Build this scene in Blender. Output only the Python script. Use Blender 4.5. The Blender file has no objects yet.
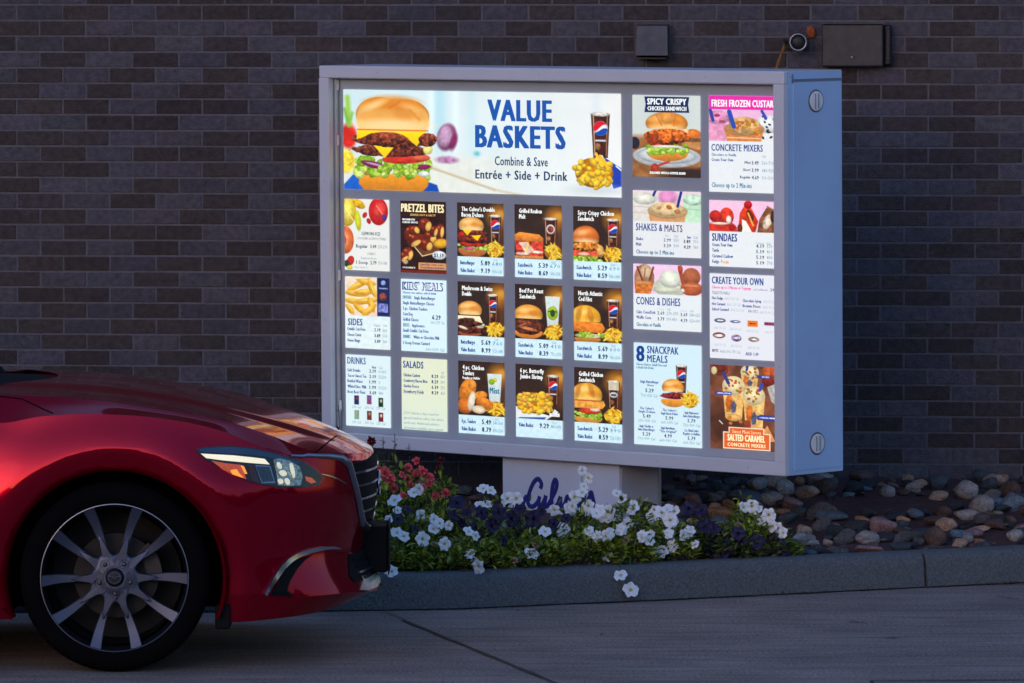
import bpy, math, random
import numpy as np
from mathutils import Vector, Matrix, Euler, noise
from mathutils.bvhtree import BVHTree
from mathutils.geometry import delaunay_2d_cdt
random.seed(7); rng = np.random.default_rng(7)
R = math.radians
scene = bpy.context.scene
COL = scene.collection
PI = math.pi

# ------------------------------------------------------------------ camera
FPX = 6500.0; HOR = -15.0
CAMZ = 2.42
pitch = math.atan((341.5 - HOR) / FPX)
cd = bpy.data.cameras.new('camera'); cam = bpy.data.objects.new('camera', cd); COL.objects.link(cam)
cam.location = (0, 0, CAMZ); cam.rotation_euler = (PI / 2 - pitch, 0, 0)
cd.sensor_width = 36; cd.lens = FPX / 1024 * 36; cd.clip_start = 0.5; cd.clip_end = 3000
scene.camera = cam
CF = Vector((0, math.cos(pitch), -math.sin(pitch))); CU = Vector((0, math.sin(pitch), math.cos(pitch)))
CO = Vector((0, 0, CAMZ))
def ray(px, py): return CF * FPX + Vector((px - 512, 0, 0)) + CU * (341.5 - py)
def at(px, py, Y): r = ray(px, py); return CO + r * (Y / r.y)

# ------------------------------------------------------------------ materials
def lin(c):
    return tuple((v / 12.92 if v <= 0.04045 else ((v + 0.055) / 1.055) ** 2.4) for v in c)
MATS = {}
def pm(name, rgb, rough=0.5, metal=0.0, spec=0.5, coat=0.0, coat_rough=0.03, var=0.12, vscale=8.0, bump=0.0, bscale=60.0,
       attr=None, emit=None, estr=0.0, film=0.0):
    if name in MATS: return MATS[name]
    m = bpy.data.materials.new(name); m.use_nodes = True
    nt = m.node_tree; N = nt.nodes; L = nt.links
    b = N['Principled BSDF']
    b.inputs['Roughness'].default_value = rough; b.inputs['Metallic'].default_value = metal
    b.inputs['Specular IOR Level'].default_value = spec
    b.inputs['Coat Weight'].default_value = coat; b.inputs['Coat Roughness'].default_value = coat_rough
    tc = N.new('ShaderNodeTexCoord')
    nz = N.new('ShaderNodeTexNoise'); nz.inputs['Scale'].default_value = vscale; nz.inputs['Detail'].default_value = 6
    L.new(tc.outputs['Object'], nz.inputs['Vector'])
    mr = N.new('ShaderNodeMapRange'); mr.inputs['From Min'].default_value = 0.25; mr.inputs['From Max'].default_value = 0.75
    mr.inputs['To Min'].default_value = 1 - var; mr.inputs['To Max'].default_value = 1 + var
    L.new(nz.outputs['Fac'], mr.inputs['Value'])
    mx = N.new('ShaderNodeVectorMath'); mx.operation = 'SCALE'
    if attr:
        a = N.new('ShaderNodeAttribute'); a.attribute_name = attr; L.new(a.outputs['Color'], mx.inputs[0])
    else: mx.inputs[0].default_value = rgb
    L.new(mr.outputs[0], mx.inputs['Scale']); L.new(mx.outputs[0], b.inputs['Base Color'])
    if bump:
        n2 = N.new('ShaderNodeTexNoise'); n2.inputs['Scale'].default_value = bscale; n2.inputs['Detail'].default_value = 8
        L.new(tc.outputs['Object'], n2.inputs['Vector'])
        bp = N.new('ShaderNodeBump'); bp.inputs['Strength'].default_value = bump; bp.inputs['Distance'].default_value = 0.01
        L.new(n2.outputs['Fac'], bp.inputs['Height']); L.new(bp.outputs[0], b.inputs['Normal'])
    if film:
        fs = N.new('ShaderNodeVectorMath'); fs.operation = 'SCALE'; fs.inputs['Scale'].default_value = film; L.new(mx.outputs[0], fs.inputs[0]); L.new(fs.outputs[0], b.inputs['Base Color'])
    if estr:
        b.inputs['Emission Strength'].default_value = estr
        if attr: L.new(a.outputs['Color'], b.inputs['Emission Color'])
        else: b.inputs['Emission Color'].default_value = (*(emit or rgb), 1)
    MATS[name] = m
    return m

# ------------------------------------------------------------------ mesh helpers
def tag(o, label=None, cat=None, group=None, kind=None):
    if label: o['label'] = label
    if cat: o['category'] = cat
    if group: o['group'] = group
    if kind: o['kind'] = kind
    return o
def empty(name, loc=(0, 0, 0), rz=0.0, parent=None):
    o = bpy.data.objects.new(name, None); COL.objects.link(o); o.location = loc; o.rotation_euler = (0, 0, rz)
    o.empty_display_size = 0.1
    if parent: o.parent = parent
    return o
def mesh(name, V, F, mats, parent=None, smooth=False, fm=None, vcol=None):
    me = bpy.data.meshes.new(name); me.from_pydata([tuple(v) for v in V], [], F)
    if not isinstance(mats, (list, tuple)): mats = [mats]
    for m in mats: me.materials.append(m)
    if fm is not None: me.polygons.foreach_set('material_index', fm)
    if smooth: me.polygons.foreach_set('use_smooth', [True] * len(me.polygons))
    if vcol is not None:
        ca = me.color_attributes.new('col', 'FLOAT_COLOR', 'POINT')
        arr = np.ones((len(V), 4), np.float32); arr[:, :3] = vcol; ca.data.foreach_set('color', arr.ravel())
    me.update()
    o = bpy.data.objects.new(name, me); COL.objects.link(o)
    if parent: o.parent = parent
    return o
class MB:
    """collects shapes in one mesh"""
    def __init__(s): s.V = []; s.F = []; s.M = []; s.C = []
    def add(s, V, F, m=0, c=(1, 1, 1)):
        b = len(s.V); s.V += [Vector(v) for v in V]; s.F += [tuple(i + b for i in f) for f in F]; s.M += [m] * len(F); s.C += [c] * len(V)
    def box(s, x0, x1, y0, y1, z0, z1, m=0, bev=0.0, c=(1, 1, 1)):
        if x0 > x1: x0, x1 = x1, x0
        if y0 > y1: y0, y1 = y1, y0
        if z0 > z1: z0, z1 = z1, z0
        if bev <= 0:
            V = [(x, y, z) for x in (x0, x1) for y in (y0, y1) for z in (z0, z1)]
            s.add(V, [(0, 1, 3, 2), (4, 6, 7, 5), (0, 4, 5, 1), (2, 3, 7, 6), (0, 2, 6, 4), (1, 5, 7, 3)], m, c); return
        b = bev; V = []; idx = {}
        for i, (x, sx) in enumerate(((x0, 1), (x1, -1))):
            for j, (y, sy) in enumerate(((y0, 1), (y1, -1))):
                for k, (z, sz) in enumerate(((z0, 1), (z1, -1))):
                    for a in range(3):
                        p = [x + sx * b, y + sy * b, z + sz * b]; p[a] = (x, y, z)[a]
                        idx[(i, j, k, a)] = len(V); V.append(p)
        g = lambda i, j, k, a: idx[(i, j, k, a)]
        F = []
        for i in (0, 1): F.append((g(i, 0, 0, 0), g(i, 1, 0, 0), g(i, 1, 1, 0), g(i, 0, 1, 0)))
        for j in (0, 1): F.append((g(0, j, 0, 1), g(1, j, 0, 1), g(1, j, 1, 1), g(0, j, 1, 1)))
        for k in (0, 1): F.append((g(0, 0, k, 2), g(1, 0, k, 2), g(1, 1, k, 2), g(0, 1, k, 2)))
        for i in (0, 1):
            for j in (0, 1): F.append((g(i, j, 0, 0), g(i, j, 1, 0), g(i, j, 1, 1), g(i, j, 0, 1)))
            for k in (0, 1): F.append((g(i, 0, k, 0), g(i, 1, k, 0), g(i, 1, k, 2), g(i, 0, k, 2)))
        for j in (0, 1):
            for k in (0, 1): F.append((g(0, j, k, 1), g(1, j, k, 1), g(1, j, k, 2), g(0, j, k, 2)))
        for i in (0, 1):
            for j in (0, 1):
                for k in (0, 1): F.append((g(i, j, k, 0), g(i, j, k, 1), g(i, j, k, 2)))
        s.add(V, F, m, c)
    def tube(s, P, r, n=10, m=0, cap=True, c=(1, 1, 1), flat=1.0):
        P = [Vector(p) for p in P]; V = []; F = []
        rr = r if isinstance(r, (list, tuple)) else [r] * len(P)
        ref = None
        for i, p in enumerate(P):
            t = (P[min(i + 1, len(P) - 1)] - P[max(i - 1, 0)]).normalized()
            if ref is None:
                ref = Vector((0, 0, 1)) if abs(t.z) < 0.9 else Vector((1, 0, 0))
            a = (ref - t * ref.dot(t)).normalized(); ref = a; b = t.cross(a)
            for k in range(n):
                q = 2 * PI * k / n; V.append(p + (a * math.cos(q) + b * math.sin(q) * flat) * rr[i])
        for i in range(len(P) - 1):
            for k in range(n):
                F.append((i * n + k, i * n + (k + 1) % n, (i + 1) * n + (k + 1) % n, (i + 1) * n + k))
        if cap: F.append(tuple(range(n - 1, -1, -1))); F.append(tuple((len(P) - 1) * n + k for k in range(n)))
        s.add(V, F, m, c)
    def lathe(s, prof, n=48, axis='y', o=(0, 0, 0), m=0, c=(1, 1, 1), close=False):
        """prof: list of (radius, height along axis)"""
        V = []; F = []
        for (r, h) in prof:
            for k in range(n):
                q = 2 * PI * k / n; a, b = r * math.cos(q), r * math.sin(q)
                V.append({'y': (a, h, b), 'z': (a, b, h), 'x': (h, a, b)}[axis])
        V = [(v[0] + o[0], v[1] + o[1], v[2] + o[2]) for v in V]
        L = len(prof)
        for i in range(L - 1 if not close else L):
            for k in range(n):
                i2 = (i + 1) % L
                F.append((i * n + k, i * n + (k + 1) % n, i2 * n + (k + 1) % n, i2 * n + k))
        s.add(V, F, m, c)
    def build(s, name, mats, parent=None, smooth=False, vcol=False):
        return mesh(name, s.V, s.F, mats, parent, smooth, s.M, np.array(s.C) if vcol else None)
def autosmooth(o, ang=35):
    """sharp edges beyond an angle, the rest smooth"""
    me = o.data; me.polygons.foreach_set('use_smooth', [True] * len(me.polygons))
    me.set_sharp_from_angle(angle=R(ang))
    return o
def smoothstep(a, b, x):
    t = min(1, max(0, (x - a) / (b - a))); return t * t * (3 - 2 * t)
def interp(knots, x):
    """monotone-ish smooth interpolation through (x, v) knots"""
    xs = [k[0] for k in knots]; vs = [k[1] for k in knots]; n = len(xs)
    if x <= xs[0]: return vs[0]
    if x >= xs[-1]: return vs[-1]
    i = max(j for j in range(n) if xs[j] <= x); i = min(i, n - 2)
    def slope(j):
        if j == 0: return (vs[1] - vs[0]) / (xs[1] - xs[0])
        if j == n - 1: return (vs[-1] - vs[-2]) / (xs[-1] - xs[-2])
        a = (vs[j] - vs[j - 1]) / (xs[j] - xs[j - 1]); b = (vs[j + 1] - vs[j]) / (xs[j + 1] - xs[j])
        return 0 if a * b <= 0 else 2 * a * b / (a + b)
    h = xs[i + 1] - xs[i]; t = (x - xs[i]) / h
    return ((1 + 2 * t) * (1 - t) ** 2 * vs[i] + t * (1 - t) ** 2 * h * slope(i) + t * t * (3 - 2 * t) * vs[i + 1] - t * t * (1 - t) * h * slope(i + 1))

# ------------------------------------------------------------------ world and light
w = bpy.data.worlds.new('World'); scene.world = w; w.use_nodes = True
N = w.node_tree.nodes; L = w.node_tree.links; bg = N['Background']
sky = N.new('ShaderNodeTexSky'); sky.sky_type = 'NISHITA'; sky.sun_disc = False
EXPO = 1.95; SUN_EL = R(3.0); SUN_AZ = R(206)      # low sun behind the camera's left shoulder
sky.sun_elevation = SUN_EL; sky.sun_rotation = SUN_AZ; sky.dust_density = 1.6; sky.ozone_density = 3.2
tn = N.new('ShaderNodeVectorMath'); tn.operation = 'MULTIPLY'; tn.inputs[1].default_value = SKY_TINT = (1.11, .98, 1.08)
L.new(sky.outputs[0], tn.inputs[0]); L.new(tn.outputs[0], bg.inputs[0]); bg.inputs[1].default_value = SKY_STR = 0.15
sd = bpy.data.lights.new('sun', 'SUN'); so = bpy.data.objects.new('sun', sd); COL.objects.link(so)
sd.energy = 0.025; sd.angle = R(25); sd.color = (1.0, 0.74, 0.72)
sv = Vector((math.sin(SUN_AZ), math.cos(SUN_AZ), math.tan(R(12)))).normalized()
so.rotation_euler = sv.to_track_quat('Z', 'Y').to_euler()
scene.view_settings.view_transform = 'Standard'; scene.view_settings.look = 'None'
scene.view_settings.exposure = EXPO; scene.view_settings.gamma = 1.0
scene.render.film_transparent = False
scene.cycles.max_bounces = 6; scene.cycles.transparent_max_bounces = 12; scene.cycles.caustics_reflective = False; scene.cycles.caustics_refractive = False
scene.cycles.use_denoising = True
scene.cycles.sample_clamp_indirect = 3.0

# ------------------------------------------------------------------ ground
KB = [(-14, 26.6), (-6, 25.25), (-3, 25.0), (-1.2, 25.02), (-.51, 25.09), (-.24, 25.14), (.187, 25.33), (.66, 25.54), (1.306, 25.87), (2.07, 26.26), (3.5, 27.0), (6, 28.2), (9, 29.6)]
def kY(X): return interp(KB, X)           # foot of the kerb's street face
WX0 = -16.0
def wallY(X): return 28.56 - .08 * X
def bedZ(X, Y):
    k = kY(X) + .12; t = min(1, max(0, (Y - k) / max(.4, wallY(X) - k)))
    return .115 + .15 * t
m_conc = pm('concrete_pavement', (.285, .21, .175), .85, var=.28, vscale=2.2, bump=.25, bscale=90)
S = 500
pv = mesh('pavement', [(-S, -S, 0), (S, -S, 0), (S, S, 0), (-S, S, 0)], [(0, 1, 2, 3)], m_conc); tag(pv, kind='structure')
# broom-finish drag marks and stains in the concrete
nt = m_conc.node_tree; b = nt.nodes['Principled BSDF']
tc = nt.nodes.new('ShaderNodeTexCoord'); mp = nt.nodes.new('ShaderNodeMapping'); mp.inputs['Scale'].default_value = (1.8, 15, 1); mp.inputs['Rotation'].default_value = (0, 0, R(-14))
n1 = nt.nodes.new('ShaderNodeTexNoise'); n1.inputs['Scale'].default_value = 1.0; n1.inputs['Detail'].default_value = 9; n1.inputs['Roughness'].default_value = .7
n2 = nt.nodes.new('ShaderNodeTexNoise'); n2.inputs['Scale'].default_value = 85; n2.inputs['Detail'].default_value = 3
nt.links.new(tc.outputs['Object'], mp.inputs[0]); nt.links.new(mp.outputs[0], n1.inputs['Vector']); nt.links.new(tc.outputs['Object'], n2.inputs['Vector'])
r1 = nt.nodes.new('ShaderNodeMapRange'); r1.inputs[1].default_value = .3; r1.inputs[2].default_value = .7; r1.inputs[3].default_value = .60; r1.inputs[4].default_value = 1.25
r2 = nt.nodes.new('ShaderNodeMapRange'); r2.inputs[1].default_value = .3; r2.inputs[2].default_value = .7; r2.inputs[3].default_value = .45; r2.inputs[4].default_value = 1.6
nt.links.new(n1.outputs[0], r1.inputs[0]); nt.links.new(n2.outputs[0], r2.inputs[0])
mm = nt.nodes.new('ShaderNodeMath'); mm.operation = 'MULTIPLY'; nt.links.new(r1.outputs[0], mm.inputs[0]); nt.links.new(r2.outputs[0], mm.inputs[1])
vm = nt.nodes.new('ShaderNodeVectorMath'); vm.operation = 'SCALE'
src = b.inputs['Base Color'].links[0].from_socket
nt.links.new(src, vm.inputs[0]); nt.links.new(mm.outputs[0], vm.inputs['Scale']); nt.links.new(vm.outputs[0], b.inputs['Base Color'])
# tar-filled joints between the slabs
m_tar = pm('joint_filler', (.012, .012, .014), .7)
def strip(name, pts, wd, z=.004):
    V = []; F = []
    for i, p in enumerate(pts):
        a = Vector(pts[max(0, i - 1)]); c = Vector(pts[min(len(pts) - 1, i + 1)]); t = (c - a).normalized(); nrm = Vector((-t.y, t.x)) * wd / 2 * (1 + .35 * math.sin(i * 2.3))
        V += [(p[0] + nrm.x, p[1] + nrm.y, z), (p[0] - nrm.x, p[1] - nrm.y, z)]
    F = [(2 * i, 2 * i + 1, 2 * i + 3, 2 * i + 2) for i in range(len(pts) - 1)]
    return tag(mesh(name, V, F, m_tar), kind='structure')
p0 = at(403, 622, 24.69); p1 = at(552, 683, 22.5)
def lerp2(a, b, n, j=.004): return [(a[0] + (b[0] - a[0]) * i / n + random.uniform(-j, j), a[1] + (b[1] - a[1]) * i / n) for i in range(n + 1)]
dx = (p1.x - p0.x) / (p1.y - p0.y)
strip('pavement_joint', lerp2((p0.x, 24.69), (p0.x + dx * (12 - 24.69), 12), 60, .003), .016)
strip('pavement_joint', lerp2((-.50, 25.04), (-.41, 24.72), 6, .002), .005)
strip('pavement_joint', lerp2((1.25, 22.52), (9, 22.9), 20, .004), .014)
strip('pavement_joint', lerp2((1.25, 22.52), (1.1, 14), 20, .004), .010)
for (a, c, wd) in (((848, 622), (864, 623.5), .012), ((884, 638.5), (899, 638.5), .014), ((846, 609), (880, 609.5), .005), ((935, 627), (1020, 624), .004), ((998, 597), (1020, 600), .008)):
    g = lambda q: (lambda r: CO + r * (-CAMZ / r.z))(ray(*q))
    A, B = g(a), g(c); strip('pavement_crack', lerp2((A.x, A.y), (B.x, B.y), 8, .006), wd)

# kerb: cast segments with open joints
m_kerb = pm('kerb_concrete', (.118, .130, .135), .9, var=.42, vscale=120, bump=.9, bscale=90)
def kerb_seg(X0, X1):
    n = max(3, int((X1 - X0) / .12)); V = []; F = []
    prof = [(0, -.05), (.002, 0), (.007, .04), (.011, .085), (.016, .112), (.026, .130), (.050, .139), (.13, .141), (.160, .138), (.168, .128), (.168, -.05)]
    for i in range(n + 1):
        X = X0 + (X1 - X0) * i / n; e = .02; d = Vector((2 * e, kY(X + e) - kY(X - e))).normalized(); nr = Vector((-d.y, d.x))
        for k, (o, z) in enumerate(prof):
            wob = noise.noise(Vector((X * 3, k * .7, 4))) * .004
            V.append((X + nr.x * (o + wob), kY(X) + nr.y * (o + wob), z + wob * .5))
    P = len(prof)
    for i in range(n):
        for k in range(P - 1): F.append((i * P + k, (i + 1) * P + k, (i + 1) * P + k + 1, i * P + k + 1))
    F.append(tuple(range(P))); F.append(tuple(n * P + k for k in range(P - 1, -1, -1)))
    o = mesh('kerb', V, F, m_kerb); autosmooth(o, 50); return tag(o, kind='structure')
J = 1.668   # the joint seen on the right
edges = [-14, -10.5, -7.3, -4.3, -1.35, J, 4.4, 7.2, 9]
for a, c in zip(edges[:-1], edges[1:]): kerb_seg(a + .006, c - .006)
gx = [-9 + .1 * i for i in range(171)]
strip('gutter_dirt', [(x, kY(x) - .006 + .003 * math.sin(x * 9)) for x in gx], .030)
# planting bed behind the kerb
m_mulch = pm('mulch_soil', (.085, .036, .036), .95, var=.45, vscale=40, bump=1.0, bscale=70)
V = []; F = []; nx = 240; ny = 26
for i in range(nx + 1):
    X = -14 + 23 * i / nx
    y0 = kY(X) + .12; y1 = wallY(X) + .05
    for j in range(ny + 1):
        Y = y0 + (y1 - y0) * j / ny
        V.append((X, Y, bedZ(X, Y) + noise.noise(Vector((X * 9, Y * 9, 0))) * .012 + noise.noise(Vector((X * 31, Y * 31, 3))) * .006))
for i in range(nx):
    for j in range(ny): a = i * (ny + 1) + j; F.append((a, a + ny + 1, a + ny + 2, a + 1))
tag(mesh('planting_bed', V, F, m_mulch, smooth=True), kind='structure')

# unseen dark ridge added behind the camera to darken reflections in paint and glass
V = []; F = []; n = 300
for i in range(n + 1):
    q = PI * (0.02 + .96 * i / n); r = 150
    h = 14 + 9 * noise.noise(Vector((i * .11, 0, 0))) + 6 * noise.noise(Vector((i * .43, 3, 0))) + 2.5 * noise.noise(Vector((i * 1.7, 5, 0)))
    h += 3 * math.exp(-((q - .70 * PI) / .3) ** 2)
    x, y = r * math.cos(q), -r * math.sin(q) + 20
    V += [(x, y, 0), (x, y, max(3, h)), (x * 1.25, y * 1.25, 0)]
for i in range(n): a = 3 * i; F += [(a, a + 3, a + 4, a + 1), (a + 1, a + 4, a + 5, a + 2)]
tag(mesh('unseen_ridge', V, F, pm('unseen_ridge_dark', (.03, .035, .022), .95, var=.4, vscale=.3)), kind='structure')

# ------------------------------------------------------------------ brick wall
LEFT = ["LLDLDDDL", "DDLLLLDL", "DLDDLDLD", "LDLDLDLL", "LDLDLDLD", "DLDLDLDL", "DDDLDDLD", "LLDDLLDD", "DDDLLDDL", "LDLDDLDD", "DDDLLDLL", "DLLDLLDL",
        "LDLDLDLL", "DDLLDLDD", "DLDDDLLD", "LDLDLDDD", "LDDLDDLL", "DLLDLDLD", "LDDLDLDD", "LDLDLDLL", "DDLDDLDL", "LDDLDLLD", "DLDLDLDD", "LDDDLDLD"]
RIGHT = {4: "DLDL", 5: "DDDL", 6: "DLLDD", 7: "DDDL", 8: "DLLDL", 9: "LDDDD", 10: "DDDDL", 11: "DLLDD", 12: "LDDDL", 13: "DDLLL", 14: "DLLDD", 15: "DDDDL",
         16: "LLDLD", 17: "DDLDD", 18: "LDDLD", 19: "DLLDD", 20: "LLDDL", 21: "DDDLL", 22: "LDLDL", 23: "DLLDD", 24: "DDDLD", 25: "LLDDD", 26: "DDLDD", 27: "LLDDD", 28: "LDLLD"}
TOP = {0: (7, "LDLDLDLDLLDLDLDL"), 1: (6, "DLDDLDLDLDLLLLDL"), 2: (7, "DDLDDLDDLLDLLDDL"), 3: (6, "LDLDLDDLDLDLLDLD")}
wang = math.atan(-.08)
wall = empty('brick_wall', (0, wallY(0), 0), wang)
tag(wall, 'dark brick wall of brown and grey purple bricks behind the menu board', 'wall')
CH = .0693; BP = .2062; MJ = .0082
Pt = at(17.2, 5.5, 1); rr = ray(17.2, 5.5)          # a brick corner seen in the photograph fixes the bond
tq = (28.56 - 0) / (rr.y + .08 * rr.x); A0 = CO + rr * tq
s0 = A0.x / math.cos(wang); ztop = A0.z
bw = MB(); rnd = random.Random(3)
nrows_up = 38; nrow_dn = int(ztop / CH) + 1
x_lo, x_hi = -11.5, 8.0
for r in range(-nrows_up, nrow_dn + 1):
    z1 = ztop - r * CH; z0 = z1 - CH + MJ
    par = r % 2
    off = s0 if par == 0 else s0 + BP / 2
    c0 = int((x_lo - off) / BP); c1 = int((x_hi - off) / BP)
    for c in range(c0, c1):
        # joint index: brick c spans joint c-1 .. joint c
        xa = off + (c - 1) * BP; xb = xa + BP - MJ
        t = None
        if 0 <= r < len(LEFT) and 0 <= c < 8: t = LEFT[r][c]
        elif r in TOP and 0 <= c - TOP[r][0] < len(TOP[r][1]): t = TOP[r][1][c - TOP[r][0]]
        elif r in RIGHT:
            k = c - 18
            if 0 <= k < len(RIGHT[r]): t = RIGHT[r][k]
        if t is None: t = 'D' if rnd.random() < .5 else 'L'
        v = rnd.uniform(.84, 1.16)
        col = (.088 * v, .080 * v, .095 * v) if t == 'L' else (.062 * v, .047 * v, .046 * v)
        col = tuple(q * rnd.uniform(.95, 1.05) for q in col)
        jy = rnd.uniform(-.0012, .0012); jz = rnd.uniform(-.0008, .0008)
        bw.box(xa + rnd.uniform(-.001, .001), xb + rnd.uniform(-.001, .001), -.0045 + jy, .05, z0 + jz, z1 + jz, 0, .0015, col)
m_brick = pm('brick', (1, 1, 1), .88, var=.38, vscale=38, bump=.8, bscale=150, attr='col')
nt = m_brick.node_tree; b = nt.nodes['Principled BSDF']; src = b.inputs['Base Color'].links[0].from_socket     # drifting weathering across the wall, pale lime specks
tcb = nt.nodes.new('ShaderNodeTexCoord'); wn = nt.nodes.new('ShaderNodeTexNoise'); wn.inputs['Scale'].default_value = 1.7; wn.inputs['Detail'].default_value = 7; nt.links.new(tcb.outputs['Object'], wn.inputs['Vector'])
wr = nt.nodes.new('ShaderNodeMapRange'); wr.inputs[1].default_value = .3; wr.inputs[2].default_value = .7; wr.inputs[3].default_value = .82; wr.inputs[4].default_value = 1.22; nt.links.new(wn.outputs[0], wr.inputs[0])
vsb = nt.nodes.new('ShaderNodeVectorMath'); vsb.operation = 'SCALE'; nt.links.new(src, vsb.inputs[0]); nt.links.new(wr.outputs[0], vsb.inputs['Scale'])
sn = nt.nodes.new('ShaderNodeTexNoise'); sn.inputs['Scale'].default_value = 9; sn.inputs['Detail'].default_value = 10; sn.inputs['Roughness'].default_value = .8; nt.links.new(tcb.outputs['Object'], sn.inputs['Vector'])
sr = nt.nodes.new('ShaderNodeMapRange'); sr.inputs[1].default_value = .60; sr.inputs[2].default_value = .72; sr.inputs[3].default_value = 0; sr.inputs[4].default_value = .5; nt.links.new(sn.outputs[0], sr.inputs[0])
mxb = nt.nodes.new('ShaderNodeMix'); mxb.data_type = 'RGBA'; nt.links.new(sr.outputs[0], mxb.inputs[0]); nt.links.new(vsb.outputs[0], mxb.inputs[6]); mxb.inputs[7].default_value = (.22, .21, .22, 1); nt.links.new(mxb.outputs[2], b.inputs['Base Color'])
bw.build('brickwork', m_brick, wall, vcol=True)
mo = MB(); mo.box(x_lo, x_hi, 0.0, .3, -.1, ztop + nrows_up * CH)
mo.build('mortar', pm('mortar', (.155, .15, .17), .95, var=.2, vscale=30, bump=.4, bscale=150), wall)
cp = MB(); cp.box(x_lo - .02, x_hi + .02, -.06, .36, ztop + nrows_up * CH + .002, ztop + nrows_up * CH + .09, bev=.006)
cp.build('coping', pm('coping_metal', (.10, .09, .09), .5, .6), wall)
def wall_pt(px, py, off=0.0):
    r = ray(px, py); t = (28.56 - off) / (r.y + .08 * r.x); return CO + r * t

# ------------------------------------------------------------------ things fixed on the wall
m_bronze = pm('bronze_box_paint', (.062, .056, .056), .5, .25, var=.25, vscale=25, bump=.1)
m_black = pm('black_plastic', (.012, .012, .014), .45)
# small vent hood
p = wall_pt(653, 41, 0); e = tag(empty('wall_vent', (p.x, p.y, p.z), wang), 'small dark grey metal vent hood high on the brick above the menu board', 'vent')
vb = MB()
V = [(-.072, -.005, .075), (.072, -.005, .075), (.072, -.005, -.07), (-.072, -.005, -.07), (-.066, -.07, .066), (.066, -.07, .066), (.07, -.105, -.062), (-.07, -.105, -.062)]
vb.add(V, [(0, 1, 5, 4), (1, 2, 6, 5), (3, 0, 4, 7), (4, 5, 6, 7), (2, 3, 7, 6)])
autosmooth(vb.build('hood_cover', pm('vent_paint', (.085, .082, .09), .5, .2, var=.3, vscale=20), e))
fl = MB(); fl.box(-.084, .084, -.009, -.001, -.078, .084, bev=.002); fl.build('mounting_flange', m_bronze, e)
lv = MB(); lv.box(-.06, .06, -.095, -.012, -.078, -.072); lv.build('louvre', m_black, e)
# junction / speaker box
p = wall_pt(852.5, 45, 0); e = tag(empty('wall_box', (p.x, p.y, p.z), wang), 'wide weathered metal box mounted on the brick above the menu board corner', 'box')
jb = MB(); jb.box(-.132, .135, -.075, -.012, -.094, .092, bev=.006); jb.build('lid', m_bronze, e)
jb = MB(); jb.box(-.126, .142, -.012, -.001, -.088, .086, bev=.003); jb.build('back_plate', m_black, e)
jb = MB(); jb.box(.138, .172, -.06, -.002, -.088, .09, bev=.008); jb.box(.146, .166, -.066, -.0605, -.07, .072, bev=.003); jb.build('side_housing', m_black, e)
jb = MB(); jb.box(-.138, .141, -.082, -.060, .0925, .098, bev=.002); jb.build('drip_edge', pm('worn_edge', (.14, .13, .13), .4, .5), e)
jb = MB(); jb.lathe([(.0, -.084), (.006, -.084), (.0095, -.0765), (.0095, -.0752)], 14, o=(.0, 0, -.052)); jb.lathe([(.004, -.086), (.0001, -.086)], 10, o=(.0, 0, -.052)); jb.build('lock_screw', pm('steel', (.2, .2, .21), .35, .9), e)
# flood lamp with its cable
p = wall_pt(799, 42, 0); e = tag(empty('security_lamp', (p.x, p.y, p.z), wang), 'small round dark lamp on a swivel bracket beside the wall box', 'lamp')
lm = MB(); lm.lathe([(.018, -.02), (.030, -.035), (.040, -.07), (.043, -.10), (.041, -.108), (.034, -.108), (.031, -.10)], 36); o_ = lm.build('housing', pm('lamp_housing', (.03, .032, .038), .35, .5), e); autosmooth(o_, 40)
lm = MB(); lm.lathe([(.0345, -.1085), (.0375, -.1115), (.0345, -.1125), (.0305, -.109), (.0305, -.106)], 36); autosmooth(lm.build('bezel', pm('bezel_steel', (.30, .32, .37), .3, .8), e), 60)
lm = MB(); lm.lathe([(.0305, -.101), (.026, -.105), (.014, -.108), (.0001, -.109)], 30); autosmooth(lm.build('lens', pm('dark_lens', (.006, .007, .010), .5, coat=0), e), 60)
lm = MB(); lm.tube([(0, -.001, 0), (0, -.012, 0)], .035, 20); lm.tube([(0, -.012, 0), (0, -.03, 0)], .014, 14); lm.tube([(-.036, -.05, -.004), (-.055, -.055, .002), (-.062, -.045, .010)], [.007, .009, .006]); lm.build('bracket', m_black, e)
lm = MB(); lm.tube([(-.052, -.05, .0), (-.060, -.052, -.014), (-.070, -.05, -.028)], .003, 8); lm.build('conduit_tail', pm('cable_grey', (.16, .18, .22), .4, .3), e)
# orange foam plug in the hole and the orange cable
p = wall_pt(811.5, 32, 0); fm_ = MB(); V = []; F = []
fb = bpy.data.meshes.new('t'); import bmesh
bm = bmesh.new(); bmesh.ops.create_icosphere(bm, subdivisions=4, radius=.022)
for v in bm.verts: v.co *= 1 + .45 * noise.noise(v.co * 60) + .2 * noise.noise(v.co * 160)
bm.to_mesh(fb); bm.free(); fb.materials.append(pm('orange_foam', (.36, .085, .02), .9, var=.4, vscale=90, bump=.5))
fb.polygons.foreach_set('use_smooth', [True] * len(fb.polygons)); fb.name = 'foam_plug'
o = bpy.data.objects.new('foam_plug', fb); COL.objects.link(o); o.location = (p.x, p.y - .008, p.z); o.scale = (.9, .8, 1.1)
tag(o, 'rust orange foam blob sealing a hole behind the round lamp', 'foam plug')
c0 = at(783.6, 48, 28.33); c1 = at(782, 52, 28.2); c2 = at(779.5, 59, 27.6); c3 = at(776.5, 68.5, 27.0)
cb = MB(); cpts = [Vector(wall_pt(785, 44, .05)), c0, c1, c2, c3, c3 + Vector((-.01, -.12, -.03))]
cb.tube(cpts, .006, 8); tag(cb.build('cable', pm('orange_cable', (.65, .22, .03), .5, var=.2), smooth=True), 'thin orange cable hanging from the round lamp down to the cabinet top', 'cable')
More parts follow.
